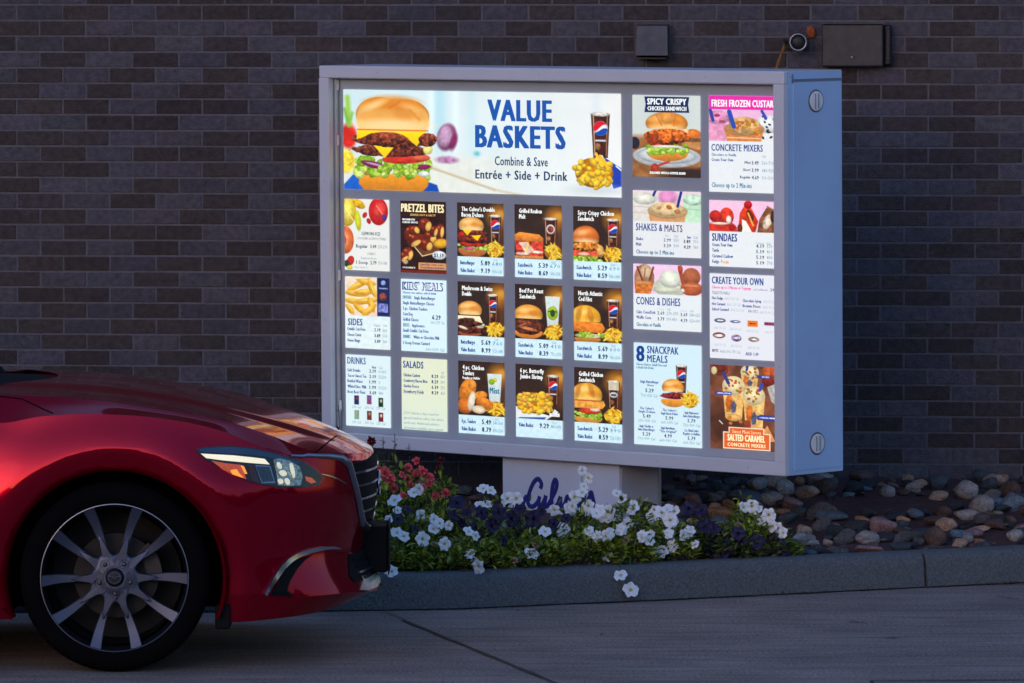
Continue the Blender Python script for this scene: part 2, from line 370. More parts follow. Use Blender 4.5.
# ------------------------------------------------------------------ the menu board
SO = Vector((1.0969, 26.3, 2.0713)); W_, H_, D_ = 2.654, 1.643, .3636
Rx = Matrix.Rotation(.0078, 4, 'X'); Ry = Matrix.Rotation(-.00675, 4, 'Y'); Rz = Matrix.Rotation(-.7547, 4, 'Z')
SM = Matrix.Translation(SO) @ Rx @ Ry @ Rz
def sw(x, y, z): return SM @ Vector((x, y, z))
base_l = Vector((-1.29, .18, -H_ - .30))
sign = empty('menu_board'); 
sign.matrix_world = SM @ Matrix.Translation(base_l)
tag(sign, 'large lit drive-through menu board in a pale metal cabinet on a pedestal', 'menu board')
BL = base_l
class SB(MB):
    """mesh in the cabinet's own frame: x along the face, y into the cabinet, z down from the top"""
    def build(s, name, mats, parent=None, smooth=False, vcol=False):
        s.V = [v - BL for v in s.V]; return MB.build(s, name, mats, parent or sign, smooth, vcol)
m_cab = pm('cabinet_paint', (.70, .72, .79), .42, .0, var=.05, vscale=4, bump=.03, bscale=300, coat=.15, coat_rough=.2)
m_cab2 = pm('cabinet_side_sky_tint', (.44, .66, .95), .42, .0, var=.06, vscale=4, bump=.03, bscale=300, coat=.15, coat_rough=.2)  # blue sky light put into the side panel's colour; same cabinet paint otherwise
m_in = pm('inner_panel', (.60, .61, .68), .55, var=.06, vscale=5)
m_trim = pm('trim_metal', (.55, .57, .62), .35, .6)
FR = .056
c = SB()   # shell: sides, top, bottom, back as panels behind the face frame
c.box(-W_, 0, .030, D_, -.004, 0, bev=.0015)                       # top
c.box(-W_, 0, .030, D_, -H_, -H_ + .004, bev=.0015)                # bottom
c.box(-W_, -W_ + .004, .030, D_, -H_ + .004, -.004)
c.box(-W_ + .004, -.004, D_ - .004, D_ - .001, -H_ + .004, -.004)
c.build('cabinet_shell', m_cab)
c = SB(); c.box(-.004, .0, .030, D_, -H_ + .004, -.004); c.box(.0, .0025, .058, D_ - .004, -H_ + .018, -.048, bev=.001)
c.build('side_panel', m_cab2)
c = SB(); c.box(.0002, .0035, .052, D_ - .001, -.043, -.033); c.box(.0, .004, .052, .057, -.05, -.012); c.build('door_hinge', pm('hinge_shadow_grey', (.22, .25, .33), .5, .3))  # hinge strip with its shadow line put into the grey colour
for (py_, pz_) in ((.035, -.03), (.044, -H_ + .02)):
    c = SB(); c.lathe([(.0001, .0015), (.004, .0012), (.0045, 0)], 10, 'x', (0, py_ + .006, pz_ + .008)); c.build('screw', m_trim)
f = SB()
f.box(-W_, 0, 0, .030, -FR + .002, 0, bev=.005); f.box(-W_, 0, 0, .030, -H_, -H_ + FR, bev=.003)
f.box(-W_, -W_ + .058, 0, .030, -H_ + FR, -FR + .002, bev=.002); f.box(-.056, 0, 0, .030, -H_ + FR, -FR + .002, bev=.002)
f.build('face_frame', m_cab)
rv = SB()   # deep reveal behind the frame
rv.box(-W_ + .058, -.056, .030, .058, -FR + .002, -.050); rv.box(-W_ + .058, -.056, .030, .058, -H_ + .050, -H_ + FR)
rv.box(-W_ + .050, -W_ + .058, .030, .058, -H_ + .05, -.05); rv.box(-.056, -.050, .030, .058, -H_ + .05, -.05)
rv.build('inner_reveal', pm('reveal_paint', (.42, .46, .50), .5))
hs = SB(); hs.box(-W_ + .0585, -W_ + .070, .034, .052, -H_ + .06, -.055, bev=.002)
hs.build('door_hinge_strip', m_trim)
for zz in (-.30, -.885, -1.45, -.062):
    h = SB(); h.box(-W_ + .071, -W_ + .0755, .036, .050, zz - .045, zz, bev=.001); h.build('hinge_pin', pm('bright_pin', (.92, .94, .95), .3))  # near-white colour stands for tube light reflected by the steel pins
for zz in (-.124, -1.521):
    h = SB(); h.lathe([(.047, .0026), (.046, .0048), (.0415, .0052), (.041, .003)], 40, 'x', (0, .198, zz)); o = h.build('lock', pm('lock_ring', (.10, .13, .19), .4, .3))
    d = SB(); d.lathe([(.0405, .003), (.040, .0075), (.0001, .0085)], 40, 'x', (0, .198, zz))
    d.box(.0078, .0112, .1865, .1895, zz - .030, zz + .030, 1); d.box(.0078, .0112, .2065, .2095, zz - .030, zz + .030, 1); d.box(.0078, .0100, .1905, .2055, zz - .034, zz + .034, 0, .0008)
    autosmooth(d.build('lock_cap', [pm('white_cap', (.95, .95, .95), .35), pm('cap_slot', (.25, .3, .33), .5)], o), 40)
bp_ = SB(); bp_.box(-W_ + .05, -.05, .0575, .066, -H_ + .05, -.05); bp_.build('back_panel', m_in)
gs = SB(); gs.box(-W_ + .0715, -.057, .0335, .0355, -H_ + .058, -.055)
m_gl = bpy.data.materials.new('pane_glass'); m_gl.use_nodes = True; n_ = m_gl.node_tree.nodes; l_ = m_gl.node_tree.links
n_.remove(n_['Principled BSDF']); tr = n_.new('ShaderNodeBsdfTransparent'); gl = n_.new('ShaderNodeBsdfGlossy'); gl.inputs['Roughness'].default_value = .06
lw_ = n_.new('ShaderNodeLayerWeight'); lw_.inputs[0].default_value = .5; pw_ = n_.new('ShaderNodeMath'); pw_.operation = 'POWER'; pw_.inputs[1].default_value = 5; l_.new(lw_.outputs['Facing'], pw_.inputs[0])
fr = n_.new('ShaderNodeMath'); fr.operation = 'MULTIPLY_ADD'; fr.inputs[1].default_value = .9; fr.inputs[2].default_value = .02; l_.new(pw_.outputs[0], fr.inputs[0])
mxs = n_.new('ShaderNodeMixShader'); l_.new(fr.outputs[0], mxs.inputs[0]); l_.new(tr.outputs[0], mxs.inputs[1]); l_.new(gl.outputs[0], mxs.inputs[2])
l_.new(mxs.outputs[0], n_['Material Output'].inputs[0]); tr.inputs[0].default_value = (.95, .97, .97, 1)
gs.build('glass_pane', m_gl)
for (sx, sz) in ((-2.3, -.026), (-1.35, -.026), (-.42, -.026), (-2.2, -1.617), (-1.7, -1.617), (-1.2, -1.617), (-.7, -1.617), (-.2, -1.617), (-.027, -.4), (-.027, -1.2), (-2.626, -.5), (-2.626, -1.1)):
    h = SB(); h.lathe([(.0001, -.0012), (.0032, -.0010), (.0042, .001)], 10, 'y', (sx, 0, sz)); h.build('screw', m_trim)
# pedestal
px0, px1, py0, py1 = -1.626, -.957, .05, .315
p = SB(); p.box(px0, px1, py0, py1, -H_ - .42, -H_ - .001, bev=.004); p.build('pedestal', m_cab)
pd = sign.children[-1]
p = SB(); p.box(px1 + .0005, px1 + .004, py0 + .012, py1 - .03, -H_ - .42, -H_ - .02, bev=.001); o = p.build('access_panel', m_in, pd)
p = SB(); p.box(px1 + .0005, px1 + .005, py1 - .022, py1 - .006, -H_ - .42, -H_ - .002, bev=.001); p.build('corner_trim', m_trim, pd)

# ------------------------------------------------------------------ lettering
TXT = []     # (string, x0, y0, x1, y1, colour, weight, owner)
class Ink: pass
INK = dict(navy=(.010, .045, .24), ink=(.02, .05, .12), blue=(.01, .08, .36), teal=(.03, .17, .30), grey=(.30, .38, .46), white=(.92, .92, .90), cream=(.95, .80, .48), pink=(.80, .05, .35), orange=(.7, .25, .05), gold=(.75, .42, .12), black=(.02, .02, .03), plum=(.10, .04, .16), red=(.5, .03, .03))
def ink_mat(k):
    c = INK[k]; return pm('ink_' + k, c, .5, var=.02, emit=c, estr=ES, film=.35)
ES = 1.19 / 2 ** EXPO
def make_texts(specs, place, parent, name='lettering'):
    """specs: rows of (string, x0, y0, x1, y1, ink, weight) in the sheet's own units; place maps (x, y) to the cabinet frame"""
    objs = []
    for s in specs:
        cu = bpy.data.curves.new('t', 'FONT'); cu.body = s[0]; cu.size = 1; cu.resolution_u = 2 if s[4] - s[2] > 5 else 1
        cu.space_character = 1.05 + s[6] * 1.6
        o = bpy.data.objects.new('t', cu); COL.objects.link(o); objs.append(o)
    dg = bpy.context.evaluated_depsgraph_get()
    inks = []; out = SB()
    for o, s in zip(objs, specs):
        me = o.evaluated_get(dg).to_mesh(); V = [v.co.copy() for v in me.vertices]; F = [tuple(p.vertices) for p in me.polygons]
        o.evaluated_get(dg).to_mesh_clear()
        if V:
            ax = min(v.x for v in V); bx = max(v.x for v in V); ay = min(v.y for v in V); by = max(v.y for v in V)
            cap = .72; ay2 = 0.0 if ay < 0 else ay   # fit on the baseline and the cap height
            by2 = max(by, .69)
            if s[5] not in inks: inks.append(s[5])
            Hh = s[4] - s[2]; ddx = s[6] * Hh * .85 + (.10 if Hh < 5 else .04); ddy = ddx * .35 if Hh > 5 else 0
            lay = [(0, 0)] + ([(-ddx, -ddy), (ddx, -ddy), (-ddx, ddy), (ddx, ddy)] if Hh > 5 else ([(-ddx, 0), (ddx, 0)] if s[6] > 0 else []))
            for q_, (ex, ey) in enumerate(lay):
                V2 = [Vector(place(s[1] + ddx + ex + (v.x - ax) / (bx - ax) * (s[3] - s[1] - 2 * ddx), s[4] + ey - (v.y - ay2) / (by2 - ay2) * Hh)) - Vector((0, .00012 * q_, 0)) for v in V]
                out.add(V2, F, inks.index(s[5]))
        cu = o.data; bpy.data.objects.remove(o); bpy.data.curves.remove(cu)
    return out.build(name, [ink_mat(k) for k in inks], parent)

# ------------------------------------------------------------------ printed sheets: pictures painted on a fine grid
class Art:
    def __init__(s, w, h, bg, K=2.6):
        s.w, s.h, s.K = w, h, K; s.nx, s.ny = int(w * K) + 1, int(h * K) + 1
        s.X, s.Y = np.meshgrid(np.linspace(0, w, s.nx), np.linspace(0, h, s.ny)); s.a = np.ones((s.ny, s.nx, 3)) * np.array(bg)[None, None, :] / 255.
        s.seed = 1
    def nz(s, scale, oct=3):
        s.seed += 1; out = np.zeros((s.ny, s.nx)); g = np.random.default_rng(s.seed * 7 + int(s.w)); amp = 1; tot = 0
        for o in range(oct):
            q = max(.6, scale / 2 ** o); nxx, nyy = int(s.w / q) + 3, int(s.h / q) + 3; G = g.random((nyy, nxx)) * 2 - 1
            fx, fy = s.X / q, s.Y / q; ix, iy = fx.astype(int), fy.astype(int); tx, ty = fx - ix, fy - iy; tx = tx * tx * (3 - 2 * tx); ty = ty * ty * (3 - 2 * ty)
            out += amp * ((G[iy, ix] * (1 - tx) + G[iy, ix + 1] * tx) * (1 - ty) + (G[iy + 1, ix] * (1 - tx) + G[iy + 1, ix + 1] * tx) * ty); tot += amp; amp *= .6
        return out / tot
    def put(s, m, col, tex=None):
        c = np.array(col)[None, None, :] / 255. * np.ones_like(s.a)
        if tex is not None: c = c * (1 + tex[..., None])
        s.a = np.clip(s.a * (1 - m[..., None]) + c * m[..., None], 0, 1)
    def em(s, cx, cy, rx, ry, rot=0, soft=.5):
        c, q = math.cos(rot), math.sin(rot); u = ((s.X - cx) * c + (s.Y - cy) * q) / rx; v = (-(s.X - cx) * q + (s.Y - cy) * c) / ry
        d = (np.sqrt(u * u + v * v) - 1) * min(rx, ry); s.u, s.v = u, v
        return np.clip(.5 - d / soft, 0, 1)
    def ell(s, cx, cy, rx, ry, col, rot=0, sh=.10, n=.10, ns=3, soft=.6, edge=.22, clip=None):
        m = s.em(cx, cy, rx, ry, rot, soft)
        if clip is not None: m = m * clip
        t = -s.v * sh - edge * np.clip(s.u ** 2 + s.v ** 2, 0, 1)
        if n: t = t + n * s.nz(ns)
        s.put(m, col, t)
    def poly(s, P, col, n=.05, ns=3, sh=0., soft=.6):
        P = np.array(P, float); ins = np.zeros(s.X.shape, bool); dm = np.full(s.X.shape, 1e9)
        for i in range(len(P)):
            x0, y0 = P[i]; x1, y1 = P[(i + 1) % len(P)]
            if y0 != y1:
                cnd = ((y0 > s.Y) != (y1 > s.Y)) & (s.X < (x1 - x0) * (s.Y - y0) / (y1 - y0) + x0); ins ^= cnd
            L2 = (x1 - x0) ** 2 + (y1 - y0) ** 2 + 1e-9; t = np.clip(((s.X - x0) * (x1 - x0) + (s.Y - y0) * (y1 - y0)) / L2, 0, 1)
            dm = np.minimum(dm, np.hypot(s.X - x0 - t * (x1 - x0), s.Y - y0 - t * (y1 - y0)))
        d = np.where(ins, -dm, dm); m = np.clip(.5 - d / soft, 0, 1)
        yy = (s.Y - P[:, 1].min()) / (np.ptp(P[:, 1]) + 1e-6) * 2 - 1; t = -yy * sh
        if n: t = t + n * s.nz(ns)
        s.put(m, col, t); return m
    def rect(s, x0, y0, x1, y1, col, **k): return s.poly([(x0, y0), (x1, y0), (x1, y1), (x0, y1)], col, **k)
    def line(s, x0, y0, x1, y1, r, col, soft=.6):
        L2 = (x1 - x0) ** 2 + (y1 - y0) ** 2 + 1e-9; t = np.clip(((s.X - x0) * (x1 - x0) + (s.Y - y0) * (y1 - y0)) / L2, 0, 1)
        d = np.hypot(s.X - x0 - t * (x1 - x0), s.Y - y0 - t * (y1 - y0)) - r; s.put(np.clip(.5 - d / soft, 0, 1), col)
    def mul(s, f): s.a = np.clip(s.a * f[..., None], 0, 1)
    # ---- foods
    def patty(s, cx, cy, rx, ry, col=(92, 36, 22)):
        n = s.nz(2.2, 3); c = s.em(cx, cy, rx, ry, 0, .6); wob = s.nz(5, 2); m = np.clip(.5 - ((np.sqrt(s.u ** 2 + s.v ** 2) - 1) * min(rx, ry) - wob * .8) / .6, 0, 1); s.put(m, col, n * .95 - s.v * .35 - .25 * np.clip(s.u ** 2 + s.v ** 2, 0, 1)); g = s.nz(1.6, 2); s.put(m * np.clip((g - .35) * 4, 0, 1) * np.clip(-s.v + .3, 0, 1) * .5, (235, 160, 110))
    def bun(s, cx, cy, rx, ry, col=(222, 138, 50), flat=.35, pale=(250, 215, 150)):
        clip = np.clip((cy + ry * flat - s.Y) / .6 + .5, 0, 1); m = s.em(cx, cy, rx, ry, 0, .7) * clip
        n = s.nz(4, 3); s.put(m, col, -s.v * .22 + n * .12 - .30 * np.clip(s.u ** 2 + s.v ** 2, 0, 1) ** 2)
        # pale lower rim, glossy top
        m2 = s.em(cx, cy + ry * .55, rx * .98, ry * .5, 0, ry * .35) * s.em(cx, cy, rx, ry, 0, .6) * clip; s.put(m2 * .75, pale, n * .05)
        m3 = s.em(cx - rx * .25, cy - ry * .45, rx * .5, ry * .22, -.1, ry * .3); s.put(m3 * .55, (255, 225, 165))
        m4 = s.em(cx + rx * .35, cy - ry * .15, rx * .35, ry * .28, .2, ry * .25); s.put(m4 * .35, (185, 88, 20))
    def heel(s, cx, cy, rx, ry, col=(226, 150, 66)):
        clip = np.clip((s.Y - (cy - ry * .5)) / .6 + .5, 0, 1); m = s.em(cx, cy - ry * .2, rx, ry, 0, .6) * clip; s.put(m, col, s.nz(3) * .1 - s.v * .2)
    def lettuce(s, cx, cy, rx, ry, k=26, seed=3):
        g = random.Random(seed)
        for i in range(k):
            x = cx + g.uniform(-rx, rx); y = cy + g.uniform(-ry, ry); q = g.random()
            s.ell(x, y, g.uniform(.05, .11) * rx + .9, g.uniform(.25, .5) * ry + .5, (110 + 110 * q, 165 + 70 * q, 30 + 100 * q * q), rot=g.uniform(-.9, .9), n=.25, ns=1.5)
    def drip(s, pts, col=(255, 196, 10)): s.poly(pts, col, n=.04, sh=.06)
    def curds(s, cx, cy, rx, ry, k=34, seed=5, r=2.4, fries=False):
        g = random.Random(seed); s.ell(cx, cy, rx, ry, (200, 120, 10), n=.2)
        for i in range(k):
            q = g.uniform(0, 2 * PI); d = math.sqrt(g.random()); x = cx + rx * d * math.cos(q); y = cy + ry * d * math.sin(q); t = g.random()
            if fries: s.ell(x, y, r * 1.7, r * .45, (250, 190 + 25 * t, 40 + 40 * t), rot=g.choice((-.9, -.5, .4, .8, 1.3)) + g.uniform(-.3, .3), sh=.15, edge=.18)
            else: s.ell(x, y, r * g.uniform(.7, 1.2), r * g.uniform(.6, .95), (245, 170 + 45 * t, 20 + 50 * t), rot=g.uniform(-1, 1), sh=.22, edge=.22, n=.1, ns=1.5)
    def globe(s, cx, cy, r):
        s.ell(cx, cy, r * 1.02, r * 1.02, (245, 246, 250)); m = s.em(cx, cy, r, r, 0, .5)
        u = (s.X - cx) / r; v = (s.Y - cy) / r; wv = .28 * np.sin(u * 2.6 + .3) + .1 * u
        s.put(m * np.clip((-v - wv - .10 - .16 * u) * r * 2 + .5, 0, 1), (215, 25, 42)); s.put(m * np.clip((v + wv * .7 - .26 + .10 * u) * r * 2 + .5, 0, 1), (20, 70, 168))
    def cola(s, x0, y0, x1, y1, kind='globe'):
        w = x1 - x0; h = y1 - y0; cx = (x0 + x1) / 2
        if kind in ('globe', 'berry', 'float'):
            s.poly([(x0, y0 + 1.5), (x1, y0 + 1.5), (x1 - w * .12, y1), (x0 + w * .12, y1)], (70, 28, 16), n=.6, ns=3)
            s.line(x0 + w * .13, y0 + 3, x0 + w * .2, y1 - 2, w * .03, (190, 150, 120)); s.line(x1 - w * .13, y0 + 3, x1 - w * .2, y1 - 2, w * .03, (150, 110, 85))
            s.ell(cx, y0 + 1.6, w * .5, h * .05, (225, 215, 205), n=.3, ns=1.5)
            s.ell(cx - w * .15, y1 - h * .25, w * .16, h * .08, (165, 110, 70), n=.4)
        if kind == 'globe': s.globe(cx, y0 + h * .35, w * .38); s.rect(cx - w * .28, y0 + h * .60, cx + w * .28, y0 + h * .64, (205, 205, 215))
        if kind == 'berry': s.ell(cx, y0 + h * .42, w * .32, w * .36, (235, 225, 215)); s.ell(cx, y0 + h * .42, w * .22, w * .24, (150, 60, 50), n=.5, ns=1.5)
        if kind == 'float': s.rect(x0 + w * .08, y0 + 2, x1 - w * .08, y0 + h * .34, (205, 190, 165), n=.15); s.ell(cx, y0 + h * .5, w * .33, h * .10, (210, 215, 220)); s.rect(cx - w * .2, y0 + h * .47, cx + w * .2, y0 + h * .53, (40, 40, 50), n=.6, ns=1)
        if kind in ('lemon', 'mist'):
            s.poly([(x0, y0), (x1, y0), (x1 - w * .14, y1), (x0 + w * .14, y1)], (205, 214, 212), n=.08, sh=.04)
            if kind == 'lemon': s.ell(cx, y0 + h * .55, w * .36, h * .23, (178, 200, 40), n=.15); s.ell(cx, y0 + h * .55, w * .16, h * .12, (30, 80, 40), n=.4); s.line(cx - w * .28, y0 + h * .5, cx + w * .28, y0 + h * .5, .5, (30, 70, 40))
            else: s.ell(cx - w * .2, y0 + h * .27, w * .2, h * .1, (150, 190, 30)); s.ell(cx + w * .05, y0 + h * .2, w * .1, h * .07, (225, 205, 30))
    def fin(s, sheet): return s.a
PROT = []
def sheet(label, name, rect, w, h, art, specs, recess=.0545):
    """one printed translucent sheet: painted grid mesh with its lettering as a child"""
    x0, x1, z1, z0 = rect   # x0<x1, z1 top, z0 bottom
    a = art.a; ny, nx = a.shape[:2]
    DD0 = 26.3 - x0 * .685; DD1 = 26.3 - x1 * .685      # the sheet was measured in a perspective view: undo its foreshortening
    uu = np.linspace(0, 1, nx); xs = x0 + (x1 - x0) * uu * DD0 / (uu * DD0 + (1 - uu) * DD1); zs = np.linspace(z1, z0, ny)
    Xg, Zg = np.meshgrid(xs, zs); V = np.stack([Xg.ravel() - BL.x, np.full(nx * ny, recess) - BL.y, Zg.ravel() - BL.z], 1)
    idx = np.arange(nx * ny).reshape(ny, nx); f = np.stack([idx[:-1, :-1], idx[1:, :-1], idx[1:, 1:], idx[:-1, 1:]], -1).reshape(-1, 4)
    me = bpy.data.meshes.new(name); me.vertices.add(len(V)); me.vertices.foreach_set('co', V.astype(np.float32).ravel())
    me.loops.add(f.size); me.polygons.add(len(f)); me.loops.foreach_set('vertex_index', f.ravel().astype(np.int32)); me.polygons.foreach_set('loop_start', np.arange(0, f.size, 4, dtype=np.int32)); me.polygons.foreach_set('loop_total', np.full(len(f), 4, dtype=np.int32))
    me.update(calc_edges=True)
    lc = np.where(a <= .04045, a / 12.92, ((a + .055) / 1.055) ** 2.4)
    # backing so that the sheet has thickness
    ca = me.color_attributes.new('col', 'FLOAT_COLOR', 'POINT'); arr = np.ones((nx * ny, 4), np.float32); arr[:, :3] = lc.reshape(-1, 3); ca.data.foreach_set('color', arr.ravel())
    me.materials.append(pm('printed_film', (1, 1, 1), .45, var=.03, vscale=6, attr='col', estr=ES, film=.35))
    o = bpy.data.objects.new(name, me); COL.objects.link(o); o.parent = sign; o['label'] = label
    kx = (x1 - x0) / w; kz = (z1 - z0) / h
    if specs:
        zoff = [0]
        def place(x, y):
            u = x / w; return (x0 + (x1 - x0) * u * DD0 / (u * DD0 + (1 - u) * DD1), recess - .0012, z1 - y * kz)
        make_texts(specs, place, o)
    return o
CX = [-2.558, -2.2205, -1.8835, -1.5485, -1.2115]; CWd = .270; RZ = [(-.5755, -.8825), (-.9115, -1.2205), (-1.2495, -1.558)]
def cell(c, r): return (CX[c], CX[c] + CWd, RZ[r][0], RZ[r][1])
WHT = (226, 232, 230); BLU = (205, 228, 236)
# ---- value baskets
a = Art(277, 103, (226, 232, 230), 2.1)
t = np.clip(a.X / 277, 0, 1); base = np.stack([.80 + .12 * t, .88 + .03 * t, .90 - .0 * t], -1); a.a = base + a.nz(40)[..., None] * .03
for (x, wd, c, al) in ((96, 7, (150, 205, 225), .5), (112, 4, (235, 245, 250), .6), (60, 9, (190, 225, 238), .4), (128, 5, (170, 215, 228), .35), (88, 3, (240, 250, 252), .5), (150, 4, (205, 225, 230), .4), (252, 5, (200, 212, 228), .35)):
    a.put(np.exp(-((a.X - x) / wd) ** 2) * al * np.clip((75 - a.Y) / 30, 0, 1), c)
a.put(np.clip((a.Y - 62 - (a.X - 88) * .02) / 8, 0, 1) * np.clip((185 - a.X) / 60, 0, 1) * .55, (236, 226, 208), a.nz(6) * .06)
a.line(86, 78, 150, 99, .9, (196, 170, 128), soft=2.5); a.line(150, 99, 190, 106, .8, (205, 185, 150), soft=3)
a.put(np.exp(-(((a.X - 133) / 3) ** 2 + ((a.Y - 63) / 2.5) ** 2)) * .8, (60, 175, 190))
a.put(a.em(5, 48, 8, 13, 0, 3), (222, 40, 28), a.nz(5) * .2); a.line(4, 8, 6, 36, 2.2, (150, 195, 60), soft=4); a.line(1, 20, 5, 36, 1.4, (110, 170, 50), soft=3); a.line(9, 24, 5, 38, 1, (120, 180, 60), soft=3)
a.put(a.em(2, 74, 9, 12, 0, 3), (245, 210, 60), a.nz(4) * .35)
a.ell(103, 47, 9.5, 14, (150, 70, 118), .25, soft=2.5); a.ell(101, 46, 7, 11.5, (206, 160, 195), .25, n=.15, ns=3, soft=2.5); a.ell(110, 52, 3, 8, (140, 40, 90), .3, soft=2.5); a.ell(103, 70, 10, 3.5, (200, 130, 185), 0, n=.4, ns=2.5, soft=3)
a.poly([(0, 98), (14, 82), (30, 90), (30, 103), (0, 103)], (28, 92, 190), n=.15, soft=1.2); a.poly([(84, 93), (93, 96), (95, 103), (78, 103)], (20, 70, 170), soft=1.2)
a.poly([(15, 86), (86, 86), (84, 97), (79, 103), (20, 103), (15, 97)], (224, 138, 34), n=.08, sh=.12, soft=1.5); a.ell(24, 84, 9, 4, (178, 160, 60), n=.3)
a.lettuce(48, 79, 37, 9, 60, 4); a.ell(62, 70, 24, 5, (226, 52, 34), -.06, n=.25, ns=3); a.ell(76, 68, 9, 3.6, (240, 105, 70), n=.2)
a.ell(30, 77, 13, 3.4, (135, 30, 88), .22); a.ell(31, 76.6, 10, 1.2, (205, 150, 190), .22); a.ell(79, 78, 8, 2.6, (140, 35, 92), -.1); a.ell(80, 85, 6, 3, (230, 238, 232), n=.1)
a.lettuce(54, 82, 22, 5, 26, 9)
a.patty(46, 62, 38, 6.5, (120, 52, 34)); a.drip([(30, 57), (52, 56), (41, 70)], (250, 205, 20)); a.ell(84, 60, 5, 5, (240, 225, 130), .3, n=.2)
a.patty(50, 50.5, 41, 8, (132, 56, 36)); a.drip([(14, 41), (83, 41), (73, 57), (60, 46), (50, 43), (36, 43), (26, 47), (13, 51)], (252, 206, 16)); a.patty(42, 50, 22, 6.5, (138, 60, 38)); a.patty(84, 50, 9, 7, (140, 62, 42))
a.bun(37, 25, 24.5, 18, (230, 146, 44), .9, (252, 224, 170)); a.bun(61, 26, 24.5, 17, (226, 138, 40), .9, (252, 224, 170)); a.poly([(13, 24), (18, 18), (80, 18), (85.5, 25), (85.5, 36), (82, 41), (16, 41), (13, 35)], (238, 176, 96), n=.06, sh=-.10, soft=3)
a.put(np.clip((26 - abs(a.Y - 24)) / 26, 0, 1) * a.em(49, 24, 34, 16, 0, 4) * .55, (236, 158, 62)); a.put(a.em(49, 13, 24, 7, 0, 6) * .8, (222, 128, 34)); a.put(a.em(49, 36, 33, 6, 0, 6) * .7, (252, 222, 168))
a.put(a.em(60, 22, 10, 8, .2, 6) * .35, (205, 112, 34)); a.put(a.em(32, 15, 13, 3.2, -.45, 4) * .6, (255, 226, 170)); a.put(a.em(66, 17, 10, 3, .3, 4) * .4, (255, 214, 150)); a.line(66, 20, 76, 30, .6, (216, 130, 50), soft=3); a.line(46, 18, 56, 12, .7, (200, 110, 36), soft=3); a.line(14, 41, 84, 41, .6, (215, 110, 25), soft=1.2)
a.cola(247, 19, 266, 64); a.poly([(258, 62), (277, 74), (277, 92), (268, 95), (262, 76)], (30, 60, 170), n=.08); a.line(258, 62, 269, 96, .7, (235, 240, 245)); a.line(272, 72, 277, 76, .7, (235, 240, 245))
a.put(a.em(254, 96, 24, 5, 0, 6) * .5, (180, 190, 200)); a.curds(250, 79, 19, 15, 62, 8, 3.6); a.line(252, 60, 258, 72, 1.3, (250, 195, 50)); a.line(256, 62, 264, 74, 1.3, (245, 185, 40))
sheet('wide value baskets sheet with a double cheeseburger at its left end', 'poster', (-2.559, -.9385, -.103, -.534), 277, 103, a,
      [("VALUE", 144, 8, 208.5, 29, 'blue', .062), ("BASKETS", 131.5, 34, 222, 56, 'blue', .062), ("Combine & Save", 151, 65, 204, 74, 'ink', .02), ("Entrée + Side + Drink", 131.5, 79, 223.5, 88, 'ink', .038)])

# ---- the nine combo sheets
def combo_bg(a):
    a.put(np.ones_like(a.X), (52, 34, 26), a.nz(9) * .25); a.put(a.em(41, 13, 9, 9, 0, 12) * .85, (240, 150, 30)); a.put(a.em(44, 11, 4, 4, 0, 4) * .8, (255, 190, 60)); a.put(a.em(44, 24, 4, 20, 0, 7) * .5, (130, 72, 34))
    a.put(np.clip((a.Y - 40) / 8, 0, 1) * .6, (38, 22, 16), a.nz(5) * .3)
def combo_end(a, y=54): a.rect(0, y, 46, 73, BLU, soft=.4)
def dline(n, x, p, c, y):
    return [(n, 3, y - 4, 17.5, y, 'navy', .03), (p, 23.4, y - 4.6, 32.8, y + .2, 'ink', .05), (c, 34.5, y - 3.6, 44.8, y, 'teal', .0)]
def combo(label, c, r, title, food, cup, rows, fr=(37.5, 46.5, 8.5, 7.5), cupbox=(32, 11, 44, 40), fries=True):
    a = Art(46, 72.5, (50, 32, 25)); a.seed = c * 31 + r * 7; combo_bg(a); a.cola(*cupbox, kind=cup)
    if fr: a.curds(fr[0], fr[1], fr[2], fr[3], 34, c * 5 + r, 1.9, fries)
    food(a)
    combo_end(a)
    T = []
    for i, (s, x1) in enumerate(title): T.append((s, 4.6, 4.0 + i * 5.7, x1, 8.4 + i * 5.7, 'white', .028))
    T.append(("Cal", 36, 55.4, 40, 57.8, 'teal', 0))
    for i, (n, p, k) in enumerate(rows): T += dline(n, 0, p, k, 62.2 + i * 7.6)
    sheet(label, 'poster', cell(c, r), 46, 72.5, a, T)
def f_bacon(a):
    a.heel(15, 49, 14, 7, (190, 105, 50)); a.lettuce(16, 44, 15, 3, 22, 2); a.ell(12, 46, 6, 1.6, (200, 90, 130), n=.3); a.ell(16, 41, 13, 3, (200, 40, 30), n=.3); a.ell(6, 34, 6, 5, (170, 30, 24), n=.5, ns=2); a.patty(16, 36, 14, 4.5, (120, 44, 28)); a.patty(18, 31, 12, 4.5, (110, 42, 28)); a.drip([(5, 27), (15, 27), (10, 33)]); a.drip([(14, 33), (24, 32), (20, 38)]); a.bun(14, 23, 12.5, 9, (226, 160, 80), .5)
def f_reuben(a):
    a.rect(0, 50, 28, 54, (80, 45, 26)); a.poly([(0, 33), (28, 34), (28, 53), (2, 53)], (200, 62, 44), n=.6, ns=2.2); a.poly([(4, 38), (12, 37), (19, 45), (12, 50)], (240, 200, 180), n=.3); a.ell(22, 47, 6, 1.5, (240, 215, 190), n=.4); a.ell(8, 49, 7, 1.5, (235, 200, 180), n=.4); a.line(13, 38, 12, 46, .8, (250, 205, 60)); a.poly([(0, 30), (5, 27.5), (24, 29.5), (28, 33), (28, 37), (0, 36)], (224, 130, 48), n=.2, sh=.2); a.rect(0, 51, 28, 53.5, (205, 130, 70), n=.2)
